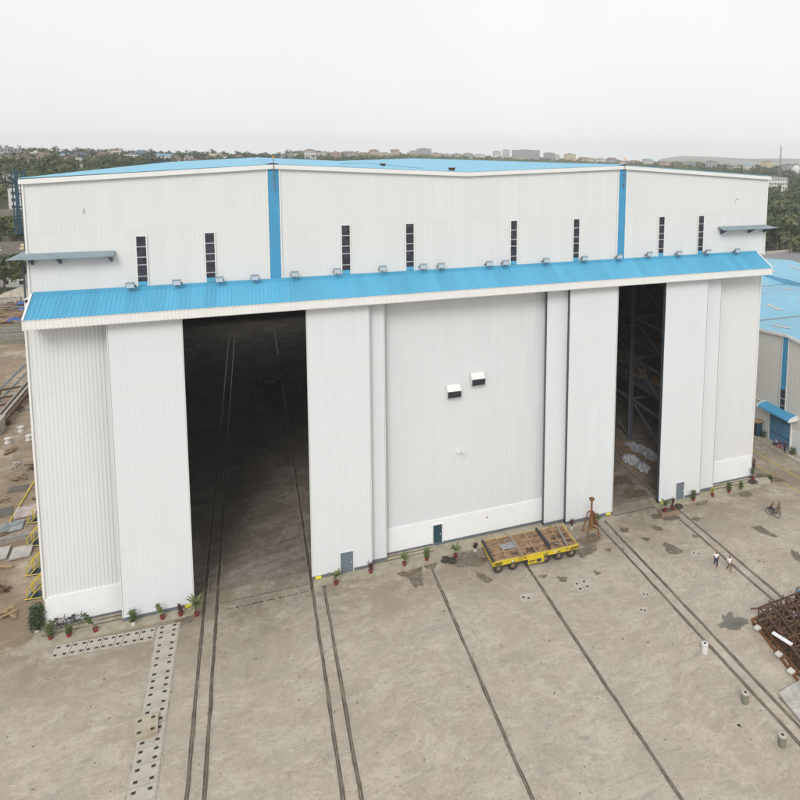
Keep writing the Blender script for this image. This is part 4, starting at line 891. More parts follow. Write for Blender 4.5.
# ------------------------------------------------------------------ rusty lattice at lower right
K = empty('steel_lattice_frame','large rusty steel lattice frame lying on the yard at right','steel frame',(57.0,-21.7,0),0)
def base_q(s,t): # s across +x, t towards camera
    return Vector((.3+s*7.4-t*1.6, -t*8.2+ .35*s, 0))
b = MB(); 
for s in (0,.07): b.bar(base_q(s,0)+Vector((0,0,.12)),base_q(s,1)+Vector((0,0,.12)),.14,.22)
b.bar(base_q(0,0)+Vector((0,0,.1)),base_q(1,-.05)+Vector((0,0,.1)),.16,.2); b.bar(base_q(0,1)+Vector((0,0,.1)),base_q(1,1)+Vector((0,0,.1)),.16,.2)
b.build('base_beam', M['rustorange'], K)
b = MB()
for i in range(10): b.bar(base_q(0,i/9)+Vector((0,0,.16)),base_q(.07,i/9)+Vector((0,0,.16)),.1,.12)
b.build('cross_plate', M['rustorange'], K)
random.seed(11)
for i in range(7):
    s = .08+i*.15; b = MB()
    pts = [base_q(s,t)+Vector((0,0,1.25+.25*sin(t*3+s*4))) for t in (0.04,.25,.5,.75,1)]
    for p,q in zip(pts,pts[1:]): b.bar(p,q,.11,.13)
    b.build('chord', M['rustdark'], K)
for j in range(9):
    t = .03+j*.12; b = MB()
    b.bar(base_q(.08,t)+Vector((0,0,1.3)),base_q(1,t)+Vector((0,0,1.42)),.10,.12); b.bar(base_q(.08,t)+Vector((0,0,.3)),base_q(1,t)+Vector((0,0,.3)),.1)
    b.build('rib', M['rustdark'], K)
b = MB()
for i in range(6):
    for j in range(8):
        s=.08+i*.15; t=.03+j*.12; zt_=1.25
        b.bar(base_q(s,t)+Vector((0,0,.2)),base_q(s,t)+Vector((0,0,zt_)),.08)
        if (i+j)%2: b.bar(base_q(s,t)+Vector((0,0,zt_+.08)),base_q(s+.15,t+.12)+Vector((0,0,zt_+.08)),.075)
        else: b.bar(base_q(s+.15,t)+Vector((0,0,zt_+.08)),base_q(s,t+.12)+Vector((0,0,zt_+.05)),.075)
        if random.random()<.5: b.bar(base_q(s,t)+Vector((0,0,.25)),base_q(s+.15,t+random.uniform(-.1,.12))+Vector((0,0,zt_)),.07)
b.build('diagonal_bracing', M['rustdark'], K)
b = MB()
for i in range(120):
    s=random.uniform(.1,1); t=random.uniform(.05,.98); a=random.random()*pi; L_=random.uniform(.8,3.2); c_=base_q(s,t)+Vector((0,0,random.uniform(.15,1.35)))
    b.bar(c_-Vector((cos(a),sin(a),random.uniform(-.1,.1)))*L_/2,c_+Vector((cos(a),sin(a),random.uniform(-.1,.15)))*L_/2,random.uniform(.06,.16))
b.build('loose_bars', M['rustmid'], K)
tag(MB().box(57.0,64.5,-30.2,-22.0,.02,.05).build('steel_sheet',M['rustdark']),'dark rusty steel sheet under the lattice frame','steel sheet')
tag(MB().obox((0,0,0),(.35,1.75,.08),.28).build('white_plank',M['cwhite_cloth'],None,loc=(56.75,-25.9,1.0+.55)),'bright white plank lying on the rusty lattice edge','plank')
for i,(x,y) in enumerate(((56.9,-22.9),(56.4,-26.0),(56.0,-27.8))):
    tag(MB().obox((0,0,.33),(.5,.45,.16),.2).build('concrete_block',M['cwhite'],None,loc=(x,y,0)),('pale block on the rusty base beam, nearest the hangar','pale block on the rusty base beam, middle one','pale block on the rusty base beam, nearest the camera')[i],'block','pale blocks on the lattice base')
e = empty('weathered_slab','large pale weathered slab lying at the right edge in front of the lattice','slab',(53.5,-29.1,0),.0)
b = MB(); b.prism([(0,0),(6.5,1.0),(5.9,-5),(-.55,-5)],.12,.30); b.build('slab', M['platewhite'], e); b = MB(); b.box(.2,5.6,-4.8,-4.6,0,.12); b.box(.3,5.9,-.4,-.2,0,.12); b.box(-.1,.1,-4.6,-.2,0,.119); b.build('timber_packing', M['wood'], e)
b = MB(); b.box(-.2,6.2,-1.6,-1.57,.301,.305); b.box(1.6,1.63,-4.9,-1.62,.301,.305); b.build('joint', M['roofgrey'], e)

# ------------------------------------------------------------------ workshop building on the right
W = empty('workshop_building','beige workshop with sawtooth pale blue roof beyond the street at right','building',(86,0,0))
PK = [(-36.3,15.3),(-26,16.3),(-15.7,15.3),(-5.2,16.3)]
PK = [(-37,16.25),(-26.5,15.25),(-16,16.25),(-5.2,15.25),(5.4,16.25),(15.8,15.25),(26.4,16.25),(36.8,15.25),(47.2,16.25),(57.5,15.25)]
def wz(y):
    for (a,za),(b,zb) in zip(PK,PK[1:]):
        if a<=y<=b: return za+(zb-za)*(y-a)/(b-a)
mb = MB(); corr_y(mb,-37,57.5,3.2,wz,0,.35,.012,-1); mb.build('wall', M['beige'], W)
mb = MB(); mb.box(-.06,.2,-37,57.5,.13,3.22); mb.build('masonry_dado', M['dado'], W)
mb = MB()
for (a,za),(b,zb) in zip(PK,PK[1:]): mb.add([(-.35,a,za+.05),(-.35,b,zb+.05),(-.12,b,zb+.05),(-.12,a,za+.05),(-.35,a,za-.35),(-.35,b,zb-.35),(-.12,b,zb-.35),(-.12,a,za-.35)],[(0,1,2,3),(0,4,5,1),(4,7,6,5),(3,2,6,7)])
mb.box(-.1,-.03,-37,57.5,5.0,5.08); mb.build('gable_trim', M['trim'], W)
mb = MB()
for (a,za),(b,zb) in zip(PK,PK[1:]): mb.quad((0,a,0),(29.5,a,0),(29.5,a,.01),(0,a,.01)) if False else mb.quad((29.5,a,0),(29.5,b,0),(29.5,b,zb),(29.5,a,za))
mb.quad((0,57.5,0),(29.5,57.5,0),(29.5,57.5,15.25),(0,57.5,15.25)); mb.quad((0,-37,0),(29.5,-37,0),(29.5,-37,16.2),(0,-37,16.2)); mb.build('wall', M['beige'], W)
def ribroof(par, x0, x1, PKs, m, dx=.6):
    mb = MB(); pr = ribs(x0,x1,dx,.04)
    for (a,za),(b,zb) in zip(PKs,PKs[1:]):
        for (p,dp),(q,dq) in zip(pr,pr[1:]): mb.quad((p,a,za+dp+.06),(q,a,za+dq+.06),(q,b,zb+dq+.06),(p,b,zb+dp+.06))
    r = mb.build('roof', m, par)
    g = MB()
    for y_,z_ in PKs:
        if z_<PKs[0][1]-.3 or z_<15.5: g.box(x0,x1,y_-.25,y_+.25,z_+.08,z_+.13)
    g.build('valley_gutter', M['roofgrey'], r)
    g = MB()
    for i,((a,za),(b,zb)) in enumerate(zip(PKs,PKs[1:])):
        for j in range(int((x1-x0)/7)):
            xc = x0+3+j*7+(i%2)*1.2; t0,t1=.30,.62
            g.quad((xc,a+(b-a)*t0,za+(zb-za)*t0+.13),(xc+.75,a+(b-a)*t0,za+(zb-za)*t0+.13),(xc+.75,a+(b-a)*t1,za+(zb-za)*t1+.13),(xc,a+(b-a)*t1,za+(zb-za)*t1+.13))
    g.build('skylight', M['skylight'], r)
ribroof(W,-.2,29.3,PK,M['roofblue'])
MB().box(29.3,29.7,-37,57.5,15.2,16.35).build('parapet', M['roofblue'], W)
s_ = MB().box(-.09,-.04,5.2,6.22,8.2,16.0).build('blue_stripe', M['stripe'], W)
f = MB(); f.box(-.13,-.05,5.08,5.2,4.9,16.0); f.box(-.13,-.05,6.22,6.34,4.9,16.0); f.build('stripe_trim', M['trim'], s_)
w = MB().box(-.08,-.04,5.2,6.22,5.0,8.2).build('window', M['glass'], W); f=MB()
for z in (5.9,6.9): f.box(-.12,-.081,5.2,6.22,z-.05,z+.05)
f.build('transom', M['frame'], w)
w = MB().box(-.12,-.065,3.9,7.9,.14,4.3).build('roller_shutter', M['doorblue'], W); f=MB()
for z in (1.5,3.6): f.box(-.16,-.121,3.9,7.9,z-.05,z+.05)
f.build('shutter_rail', M['steeldark'], w); f=MB(); f.box(-.2,-.05,3.7,3.9,.13,4.5); f.box(-.2,-.05,7.9,8.1,.13,4.5); f.build('frame', M['trim'], w)
aw = MB(); n=7
for i in range(n):
    a0_=pi/2*i/n; a1_=pi/2*(i+1)/n
    aw.quad((-1.5*sin(a0_)-.05,2.9,4.75+.62*cos(a0_)),(-1.5*sin(a1_)-.05,2.9,4.75+.62*cos(a1_)),(-1.5*sin(a1_)-.05,9.0,4.75+.62*cos(a1_)),(-1.5*sin(a0_)-.05,9.0,4.75+.62*cos(a0_)))
awo = aw.build('awning', M['stripe'], W, True)
for yy in (2.76,9.0):
    f=MB(); pts=[(-1.6*sin(pi/2*i/n)-.04,4.72+.72*cos(pi/2*i/n)) for i in range(n+1)]+[(-.04,4.72)]
    k_=len(pts); f.add([(p[0],yy,p[1]) for p in pts]+[(p[0],yy+.14,p[1]) for p in pts],[tuple(range(k_)),tuple(range(2*k_-1,k_-1,-1))]+[(i,(i+1)%k_,(i+1)%k_+k_,i+k_) for i in range(k_)]); f.build('awning_end',M['trim'],awo)
f=MB(); f.bar((-.05,10.5,6.8),(-.9,10.5,6.8),.06); f.obox((-1.0,10.5,6.75),(.35,.25,.15)); f.build('wall_lamp',M['frame'],W)
f=MB(); f.tube([(-.15,14.0,.1),(-.15,14.0,15.2)],.09,8); f.build('downpipe',M['frame'],W)
e = empty('guard_booth','narrow dark blue booth with tan flat top left of the blue shutter','booth',(85.1,9.5,.13)); MB().box(-.45,.45,-.5,.5,0,2.1).build('body',M['ladder'],e); MB().box(-.8,.65,-.7,.7,2.1,2.22).build('top',M['rustpale'],e); MB().box(-.47,-.451,-.3,.3,.1,1.9).build('door',M['cnavy'],e)
for x,y,l in ((85.3,8.5,'low green shrub between the booth and the blue shutter'),(85.3,2.6,'low green shrub right of the blue shutter')):
    e = empty('shrub',l,'shrub',(x,y,.13)); f=MB(); r=random.Random(int(y*5))
    for i in range(260): a=r.random()*6.28; p=r.random(); frond(f,(cos(a)*.45*math.sqrt(p),sin(a)*.45*math.sqrt(p),.1+.9*r.random()),r.random()*6.28,.16,.1,.08,.045,2)
    f.build('foliage',M['plantdk'],e); MB().tube([(0,0,0),(0,0,.6)],.03,6).build('stem',M['bark'],e)
e = empty('drain_pipe','long white pipe lying along the kerb by the workshop','pipe',(84.5,2.6,.13)); f=MB(); f.tube([(0,0,.09),(0,-14,.09)],.09,8); f.build('pipe',M['cwhite'],e); f=MB(); [f.lathe([(.11,-.1),(.11,.1)],(0,-y_,.09),8,'Y') for y_ in (0,4.6,9.2)]; f.build('coupling',M['frame'],e)
W2 = empty('long_shed_building','second pale blue roofed shed directly behind the beige workshop','building',(117.5,0,0))
PK2=[(-20,13.2),(-8,14.3),(4,13.2),(16,14.3),(28,13.2),(40,14.3),(52,13.2),(64,14.3),(74,13.2)]
mb=MB()
for (a,za),(b,zb) in zip(PK2,PK2[1:]): mb.quad((0,a,0),(0,b,0),(0,b,zb),(0,a,za)); mb.quad((25,a,0),(25,b,0),(25,b,zb),(25,a,za))
mb.quad((0,74,0),(25,74,0),(25,74,13.2),(0,74,13.2)); mb.quad((0,-20,0),(25,-20,0),(25,-20,13.2),(0,-20,13.2)); mb.build('wall',M['beige'],W2)
mb=MB(); pr=ribs(-.2,25.2,.6,.04)
for (a,za),(b,zb) in zip(PK2,PK2[1:]):
    for (p,dp),(q,dq) in zip(pr,pr[1:]): mb.quad((p,a,za+dp+.05),(q,a,za+dq+.05),(q,b,zb+dq+.05),(p,b,zb+dp+.05))
r2=mb.build('roof',M['roofblue'],W2)
g=MB()
for i,((a,za),(b,zb)) in enumerate(zip(PK2,PK2[1:])):
    for j in range(3): xc=4+j*8; g.quad((xc,a+(b-a)*.3,za+(zb-za)*.3+.12),(xc+.8,a+(b-a)*.3,za+(zb-za)*.3+.12),(xc+.8,a+(b-a)*.65,za+(zb-za)*.65+.12),(xc,a+(b-a)*.65,za+(zb-za)*.65+.12))
g.build('skylight',M['skylight'],r2)

# ------------------------------------------------------------------ houses and town
def ghit(u, v, dmin=120, dmax=2600):
    q = ray(u,v); t = dmin
    while t < dmax:
        p = CP+q*t
        if p.z <= th(p.x,p.y): return p
        t += 4
    return CP+q*900
HOUSES=[]
def house(p, w, d, h, wall, roof, label, rz=0, kind='gable', rows=1, cols=3, name='house', cat='house', group=None, rh=None):
    HOUSES.append((p[0],p[1],max(w,d)*.8))
    e = empty(name,label,cat,(p[0],p[1],p[2]-.6),rz,group); h+=.6
    MB().box(-w/2,w/2,-d/2,d/2,0,h).build('wall',M[wall],e)
    rh = rh or w*.16
    r = MB()
    if kind=='gable':
        o=.5; r.add([(-w/2-o,-d/2-o,h-.05),(w/2+o,-d/2-o,h-.05),(w/2+o,d/2+o,h-.05),(-w/2-o,d/2+o,h-.05),(-w/2-o,0,h+rh),(w/2+o,0,h+rh)],[(0,1,5,4),(2,3,4,5),(0,4,3),(1,2,5),(0,3,2,1)])
    elif kind=='hip':
        o=.5; r.add([(-w/2-o,-d/2-o,h-.05),(w/2+o,-d/2-o,h-.05),(w/2+o,d/2+o,h-.05),(-w/2-o,d/2+o,h-.05),(-w/4,0,h+rh),(w/4,0,h+rh)],[(0,1,5,4),(2,3,4,5),(0,4,3),(1,2,5),(0,3,2,1)])
    else:
        r.box(-w/2-.2,w/2+.2,-d/2-.2,d/2+.2,h-.02,h+.3); r.box(-w*.2,w*.1,-d*.2,d*.2,h+.3,h+1.6)
    r.build('roof',M[roof],e)
    fh=(h-.6)/rows; ww=min(1.4,w/cols*.45); first=[]
    def win(x_,y_,z_,rz_):
        if not first:
            o=MB().box(-ww/2,ww/2,-.05,0,0,fh*.4).build('window',M['glass'],e); q=MB().box(-ww/2-.15,ww/2+.15,-.5,0,fh*.46,fh*.5).build('sunshade',M[wall],o); first.append(o)
        else:
            o=first[0].copy(); C.objects.link(o); o.parent=e; q=first[0].children[0].copy(); C.objects.link(q); q.parent=o
        o.location=(x_,y_,z_); o.rotation_euler=(0,0,rz_)
    for k in range(rows):
        z0=.6+k*fh+fh*.35
        for c in range(cols): win(-w/2+w*(c+.5)/cols,-d/2-.01,z0,0)
        if cols<10:
            for c in range(2 if rows<5 else 1):
                yc=-d/2+d*(c+.5)/(2 if rows<5 else 1); win(-w/2-.01,yc,z0,-pi/2); win(w/2+.01,yc,z0,pi/2)
    return e
def atz(u, D):          # ground point under a picture column at distance D
    p = at(u,150,D); return Vector((p.x,p.y,th(p.x,p.y)))
HL = [ # u, D, w, d, h, wall, roof, kind, rows, cols, label
 (11,640,16,10,14.5,'wallgrey','roofgrey','flat',4,6,'tall grey apartment block on the skyline at the far left'),
 (76,395,9.5,7,4.5,'wallcream','wallcream','flat',1,4,'bright cream house standing just above the left roof edge'),
 (57,540,11,8,9,'wallwhite','rooftile','hip',1,4,'white house with broad red roof on the left hill crest'),
 (80,560,7,7,13,'wallblue','rooftile','flat',3,3,'blue building with red parapet on the left hill crest'),
 (30,500,10,8,8,'wallpink','rooftile','gable',2,3,'pink house with long red roof left of the hill crest'),
 (36,585,9,7,11,'wallwhite','wallwhite','flat',2,3,'white flat-roofed house between the trees near the grey block'),
 (23,520,7,6,9,'wallpink','roofbrown','gable',2,2,'small pink house right below the grey apartment block'),
 (4,560,12,8,8.5,'wallwhite','roofgrey','flat',2,4,'white house left edge, below the grey apartment block'),
 (16,430,9,7,7,'wallpink','rooftile','gable',2,3,'pinkish house on the slope above the ladder cage'),
 (2,400,8,7,8,'wallyellow','rooftile','gable',2,3,'yellowish house at the left edge of the slope'),
 (3,340,7,6,8.5,'wallwhite','roofgrey','flat',3,2,'narrow white house at the left picture edge on the slope'),
 (96,430,6,6,4.5,'wallyellow','rooftile','gable',1,3,'yellow house with red roof above the roof edge, left one of two'),
 (107,440,7,6,4.5,'wallyellow','rooftile','gable',1,3,'yellow house with red roof above the roof edge, right one of two'),
 (160,460,9,6,5,'wallwhite','wallwhite','flat',1,3,'white bungalow just above the left roof slope'),
 (104,600,8,7,12,'wallpink','rooftile','gable',2,3,'pale house with red roof on the hill left of the taller crowns'),
 (114,640,9,8,15,'wallwhite','rooftile','hip',2,3,'white villa showing over the highest crowns'),
 (140,700,10,8,14,'wallblue','wallblue','flat',2,3,'pale blue flat house on the skyline right of the white villa'),
 (163,640,12,8,11.5,'wallwhite','stripe2','gable',1,4,'long low building with blue roof on the skyline'),
 (178,620,11,8,10.5,'wallpink','rooftile','hip',1,4,'red-roofed house on the skyline left of the first blue stripe'),
 (194,600,8,7,9,'wallyellow','rooftile','gable',1,3,'small yellow house among trees left of the first blue stripe'),
 (222,720,9,7,11,'wallwhite','rooftile','gable',1,3,'white house with red roof among trees near the first gable peak'),
 (292,1000,14,10,14,'wallwhite','roofgrey','flat',2,4,'white block right of the first gable peak on the skyline'),
 (336,1080,16,10,14,'wallpink','rooftile','hip',2,5,'pink block with red roof on the skyline over the middle roof'),
 (362,1200,20,12,14,'wallyellow','roofgrey','flat',2,5,'pale yellow block on the skyline left of the grey towers'),
 (384,1300,22,12,16,'wallcream','roofgrey','flat',3,5,'cream block on the skyline left of the grey towers'),
 (424,1500,30,14,25,'wallgrey','roofgrey','flat',6,6,'broad grey tower block on the skyline, left group'),
 (414,1480,16,12,19,'wallpink','roofgrey','flat',5,4,'pinkish block leaning against the left grey tower group'),
 (447,1450,14,12,16,'wallwhite','roofgrey','flat',3,4,'small white block right of the left tower group'),
 (457,1550,18,12,16,'wallgrey','roofgrey','flat',3,4,'low grey block in the middle of the skyline'),
 (497,1550,16,12,25,'wallwhite','roofgrey','flat',6,4,'white tower left of the long grey apartment slab'),
 (506,1560,12,12,29,'wallwhite','roofgrey','flat',7,3,'slender white tower touching the long grey apartment slab'),
 (526,1560,66,16,30,'wallgrey','roofgrey','flat',7,14,'long grey apartment slab, the biggest building on the skyline'),
 (521,1480,14,12,16,'wallcream','roofgrey','flat',3,3,'small cream block in front of the long grey slab'),
 (549,1550,22,14,25,'wallgrey','roofgrey','flat',6,5,'stepped grey block right of the long apartment slab'),
 (556,1570,14,12,21,'wallwhite','roofgrey','flat',5,4,'white block right of the stepped grey one'),
 (570,1560,24,14,24,'wallcream','roofgrey','flat',5,5,'cream block with roof mast left of the second blue stripe'),
 (583,1540,18,12,16,'wallpink','rooftile','gable',3,4,'pink block left of the second gable peak'),
 (601,1500,20,12,18,'wallwhite','roofgrey','flat',4,4,'white block closest to the second gable peak'),
 (612,1460,18,12,19,'wallgrey','rooftile','gable',4,4,'grey block with red roof at the second gable peak'),
 (634,1400,14,12,16,'wallpink','rooftile','gable',3,4,'small pink block just right of the second gable peak'),
 (735,1150,20,12,14,'wallcream','roofgrey','flat',2,5,'cream block among the far trees below the hills'),
 (797,1300,16,12,17,'wallwhite','roofgrey','flat',3,4,'white block at the right picture edge below the hills'),
]
M['stripe2']=mat('faded_blue_roof', (.16,.29,.38), .6, var=.1)
rr=random.Random(77); WN={'wallwhite':'white','wallpink':'pink','wallcream':'cream','wallgrey':'grey'}; RN={'rooftile':'red roof','roofgrey':'grey roof','rooftin':'tin roof','stripe2':'blue roof'}
PLACE=[(8,470,'low on the far left slope, nearest the tall grey block'),(1,600,'at the far left skyline'),(27,610,'under the skyline right of the tall grey block'),(44,520,'left of the broad red-roofed villa'),(49,640,'on the skyline left of the broad red-roofed villa'),(66,620,'between the red-roofed villa and the blue building'),(90,650,'on the skyline right of the blue building'),(70,470,'behind the cream house at the roof edge'),(122,520,'mid slope below the white villa'),(132,640,'on the skyline just right of the white villa'),(149,560,'mid slope left of the white bungalow'),(172,720,'on the skyline behind the blue-roofed long house'),(186,650,'on the skyline left of the small yellow house'),(208,680,'on the skyline right of the small yellow house'),(215,760,'on the skyline left of the first gable peak'),(240,800,'directly left of the first gable peak'),(250,840,'touching the first gable peak'),(283,900,'just right of the first gable peak'),(310,950,'between the first peak and the pink block'),(322,1100,'left of the pink block'),(350,1150,'right of the pink block'),(374,1250,'right of the pale yellow block'),(395,1350,'left of the grey tower group'),(436,1400,'right of the grey tower group'),(468,1450,'in the low stretch of the middle skyline'),(480,1500,'left of the white tower'),(590,1450,'right of the cream block with roof mast'),(622,1400,'behind the second gable peak'),(648,1350,'right of the second gable peak'),(665,1300,'over the right gable, nearer the peak'),(690,1300,'over the right gable, middle'),(712,1250,'over the right gable below the hill'),(750,1200,'over the right gable, near the corner'),(768,1300,'left of the lattice mast'),(790,1100,'right of the lattice mast')]
for u_,D_,where_ in PLACE:
    wm=rr.choice(list(WN)); rm=rr.choice(['rooftile','rooftile','roofgrey','rooftin','stripe2','roofgrey']); k_=1+D_/1400; kd=rr.choice(['gable','hip','flat']) if rm!='roofgrey' else 'flat'
    HL.append((u_,D_,rr.uniform(7,11)*k_,7*k_,(rr.uniform(9,12) if D_<950 else rr.uniform(15,21)),wm,rm,kd,2 if D_<950 else 4,3,'%s house with %s %s' % (WN[wm],RN[rm],where_)))
for u,D,w,d,h,wa_,ro,kd,rw,cl,lb in HL: house(atz(u,D),w,d,h,wa_,ro,lb,.35*random.uniform(.2,1),kd,rw,cl,name='apartment_building' if rw>3 else 'house',cat='building' if rw>3 else 'house',group=None)
q_=atz(776,600); house((q_.x,q_.y,-1),19,12,18.5,'wallwhite','roofgrey','long white building with shaded top floor beyond the right hangar corner',-.35,'flat',5,8,'office_building','building')
house((500,395,0),10,9,18,'wallyellow','rooftile','yellow building poking out of the palms at the right picture edge',-.3,'flat',4,3)
house((300,262,0),8,7,13,'wallwhite','roofgrey','small white house half hidden by palms at the right hangar edge',-.3,'flat',3,2)
house((255,185,0),9,4,6.5,'wallwhite','wallwhite','low white roof glimpsed between the right palms',-.5,'gable',1,2)
G = empty('grey_flat_building','grey flat-roofed building with white walls behind the blue sheds','building',(163,92,0),.12)
MB().box(-7,34,-16,12,0,7.4).build('wall',M['wallwhite'],G); MB().box(-8,35,-17,13,7.4,8.1).build('roof',M['roofgrey'],G)
f=MB(); f.box(-8,35,12.6,13,8.1,8.9); f.box(-8,-7.6,-17,12.6,8.1,8.9); f.build('parapet',M['cslab'],G)
f=MB(); [f.box(-7.06,-7.01,y_,y_+2.2,3.8,6) for y_ in (-13,-8,-3,2,7)]; [f.box(x_,x_+2.4,-16.06,-16.01,3.8,6) for x_ in (-4,1,6,11,16,21,26)]; f.build('window',M['glass'],G)
f=MB(); [f.box(-7.3,-6.9,y_,y_+.4,0,7.4) for y_ in (-16.2,-10,-4,2,8)]; f.build('pilaster',M['roofgrey'],G)
# lattice mast
p = atz(781,900); Mt = empty('radio_mast','tall thin lattice mast against the hazy hills at right','mast',(p.x,p.y,p.z)); f=MB(); hm=48; HOUSES.append((p.x,p.y,5))
for i in range(3):
    a=i*2.094; f.bar((cos(a)*2.6,sin(a)*2.6,0),(cos(a)*.4,sin(a)*.4,hm),.28)
for k_ in range(14):
    z0=hm*k_/14; z1=hm*(k_+1)/14; r0=2.6-2.2*k_/14; r1=2.6-2.2*(k_+1)/14
    for i in range(3):
        a=i*2.094; b_=(i+1)*2.094; f.bar((cos(a)*r0,sin(a)*r0,z0),(cos(b_)*r1,sin(b_)*r1,z1),.15); f.bar((cos(a)*r1,sin(a)*r1,z1),(cos(b_)*r1,sin(b_)*r1,z1),.14)
f.build('lattice',M['mastred'],Mt); f=MB(); f.tube([(0,0,hm),(0,0,hm+4)],.1,5); f.build('antenna',M['mastred'],Mt)
f=MB(); p=atz(797,980); f.lathe([(.1,0),(6,0),(6,15),(5.2,18),(3,20.5),(.5,21.5)],n=18); tag(f.build('storage_dome',M['wallwhite'],None,True,loc=(p.x,p.y,p.z)),'white domed tank right of the lattice mast','tank')
# brown sheds and white house left of the hangar
S1 = empty('brown_roof_shed','long brown-roofed shed with pale ridge ventilators at the left edge','shed',(-57,186,0),-.12)
MB().box(-14,16,-12,14,0,5.6).build('wall',M['wallwhite'],S1); f=MB(); f.add([(-16,-14,5.2),(18,-14,5.2),(18,1,10.5),(-16,1,10.5),(-16,16,5.2),(18,16,5.2)],[(0,1,2,3),(3,2,5,4),(0,3,4),(1,5,2)]); r=f.build('roof',M['roofbrown'],S1)
for x_,y_ in ((-8,-4.5),(-2,-3.6),(4,-4.5),(10,-3.6),(14,-4.5)):
    z_=10.5+(y_-1)*.353; f=MB(); f.lathe([(.9,0),(.9,.5),(.35,.6),(.35,1.1),(.6,1.15),(.3,1.7)],(x_,y_,z_-.2),10); f.build('ventilator',M['wallcream'],r)
HOUSES.append((-57,186,20))
S2 = empty('dark_roof_shed','dark pitched roof shed behind the ladder cage','shed',(-72,262,2),-.1); MB().box(-14,14,-8,8,0,8).build('wall',M['wallwhite'],S2); f=MB(); f.add([(-15,-9,7.8),(15,-9,7.8),(15,0,12.2),(-15,0,12.2),(-15,9,7.8),(15,9,7.8)],[(0,1,2,3),(3,2,5,4),(0,3,4),(1,5,2)]); f.build('roof',M['roofbrown'],S2); HOUSES.append((-72,262,15))
q_=atz(17,292); house((q_.x,q_.y,q_.z),7,6,12,'wallwhite','wallwhite','tall white building seen through the ladder cage',0,'flat',4,2)
house((-44.5,168,0),9,7,5.2,'wallwhite','rooftin','white house with pitched roof and two small windows beside the hangar',-.4,'gable',2,2,rh=2.0)
e = empty('open_hut','open-sided hut with conical tin roof on pale posts near the left wall','hut',(-38.5,140,0)); f=MB(); f.add([(-4,-3,2.6),(4,-3,2.6),(4,3,2.6),(-4,3,2.6),(.8,0,4.6)],[(0,1,4),(1,2,4),(2,3,4),(3,0,4)]); f.build('roof',M['rooftin'],e)
for x_ in (-3.4,0,3.4):
    for y_ in (-2.4,2.4): MB().box(x_-.12,x_+.12,y_-.12,y_+.12,0,2.9).build('post',M['cwhite'],e)
HOUSES.append((-38.5,140,6))

# ------------------------------------------------------------------ left yard things
def stair(x, y, label, s=1.):
    e = empty('access_stair',label,'access stair',(x,y,0),-.12,'yellow access stairs in a diagonal line'); 
    f=MB()
    for yy in (-.55,.55):
        f.tube([(-1.0,yy,.1),(.1,yy,1.35)],.045,6); f.tube([(-1.15,yy,1.0),(.05,yy,2.35),(1.5,yy,2.35)],.045,6); f.tube([(-1.15,yy,.1),(-1.15,yy,1.0)],.045,6); f.tube([(.1,yy,0),(.1,yy,2.35)],.045,6); f.tube([(1.5,yy,0),(1.5,yy,2.35)],.045,6); f.tube([(.1,yy,1.85),(1.5,yy,1.85)],.035,6); f.tube([(-.55,yy,.55),(-.55,yy,1.65)],.035,6)
        f.tube([(.1,yy,.1),(1.5,yy,.1)],.045,6)
    f.tube([(1.5,-.55,2.35),(1.5,.55,2.35)],.045,6)
    f.tube([(-1.4,-.55,.1),(.1,-.55,.12)],.05,6)
    f.build('railing',M['yellow'],e)
    f=MB(); f.box(.1,1.5,-.55,.55,1.33,1.4); f.build('platform',M['plateblue'],e)
    for i in range(5): MB().box(-.95+i*.21,-.72+i*.21,-.52,.52,.25+i*.24,.28+i*.24).build('tread',M['ladder'],e)
    f=MB(); f.box(-1.25,1.55,-.6,.6,.02,.1); f.build('base_frame',M['ladder'],e)
for i,(x,y) in enumerate(((-5.35,19.9),(-4.15,14.7),(-2.75,9.1),(-1.75,5.0))):
    stair(x,y,('yellow access stair farthest from the camera in the left yard','second farthest yellow access stair in the left yard','third yellow access stair, beside the bare mud','yellow access stair nearest the hangar corner')[i])
def flat(name, x, y, w, l, rz, z0, t, m, label, cat='plate', group='flat plates lying in the left mud yard'):
    b=MB(); b.obox((0,0,z0+t/2),(w,l,t),rz); o=b.build(name,M[m],None,loc=(x,y,0)); return tag(o,label,cat,group)
flat('steel_plate',-8.0,19.2,2.1,2.2,.1,.1,.1,'plateblue','blue-grey plate left of the farthest access stair')
flat('steel_plate',-7.5,22.3,2.0,2.6,.15,.1,.1,'platepink','faded pink and white plate beyond the blue-grey one')
flat('steel_plate',-9.9,28.9,1.9,1.6,.0,.02,.05,'platedark','dark square mesh plate lying alone in the mud')
flat('steel_plate',-5.6,13.3,1.7,2.2,.1,.1,.16,'platewhite','pale plate beside the second farthest stair')
flat('steel_plate',-7.6,13.7,1.6,2.3,.1,.1,.16,'platewhite','pale plate at the left picture edge')
flat('steel_plate',-9.6,23.2,1.3,2.2,.2,.02,.05,'platedark','thin dark strip left of the faded pink plate')
flat('timber_beam',-7.6,16.2,5.6,.7,.12,.0,.55,'woodgrey','thick weathered timber beam below the blue-grey plate','timber',None)
rr=random.Random(9)
SC=[(-10.6,31.5,'beyond the dark square mesh plate'),(-12.2,36.0,'between the mesh plate and the white drums'),(-10.9,25.8,'left of the thin dark strip'),(-13.8,40.8,'just in front of the white drums'),(-9.3,34.2,'near the hangar side, beyond the yellow pipe'),(-7.0,10.6,'left of the third stair'),(-5.6,7.2,'between the two nearest stairs'),(-6.4,25.4,'right of the faded pink plate'),(-16.2,57.5,'beside the girders'),(-14.9,63,'by the hangar side beyond the drums'),(-19.8,80,'beside the crane rails'),(-23.5,88,'in front of the sleeper walls'),(-4.3,3.0,'left of the nearest stair'),(-8.6,16.9,'behind the thick timber beam')]
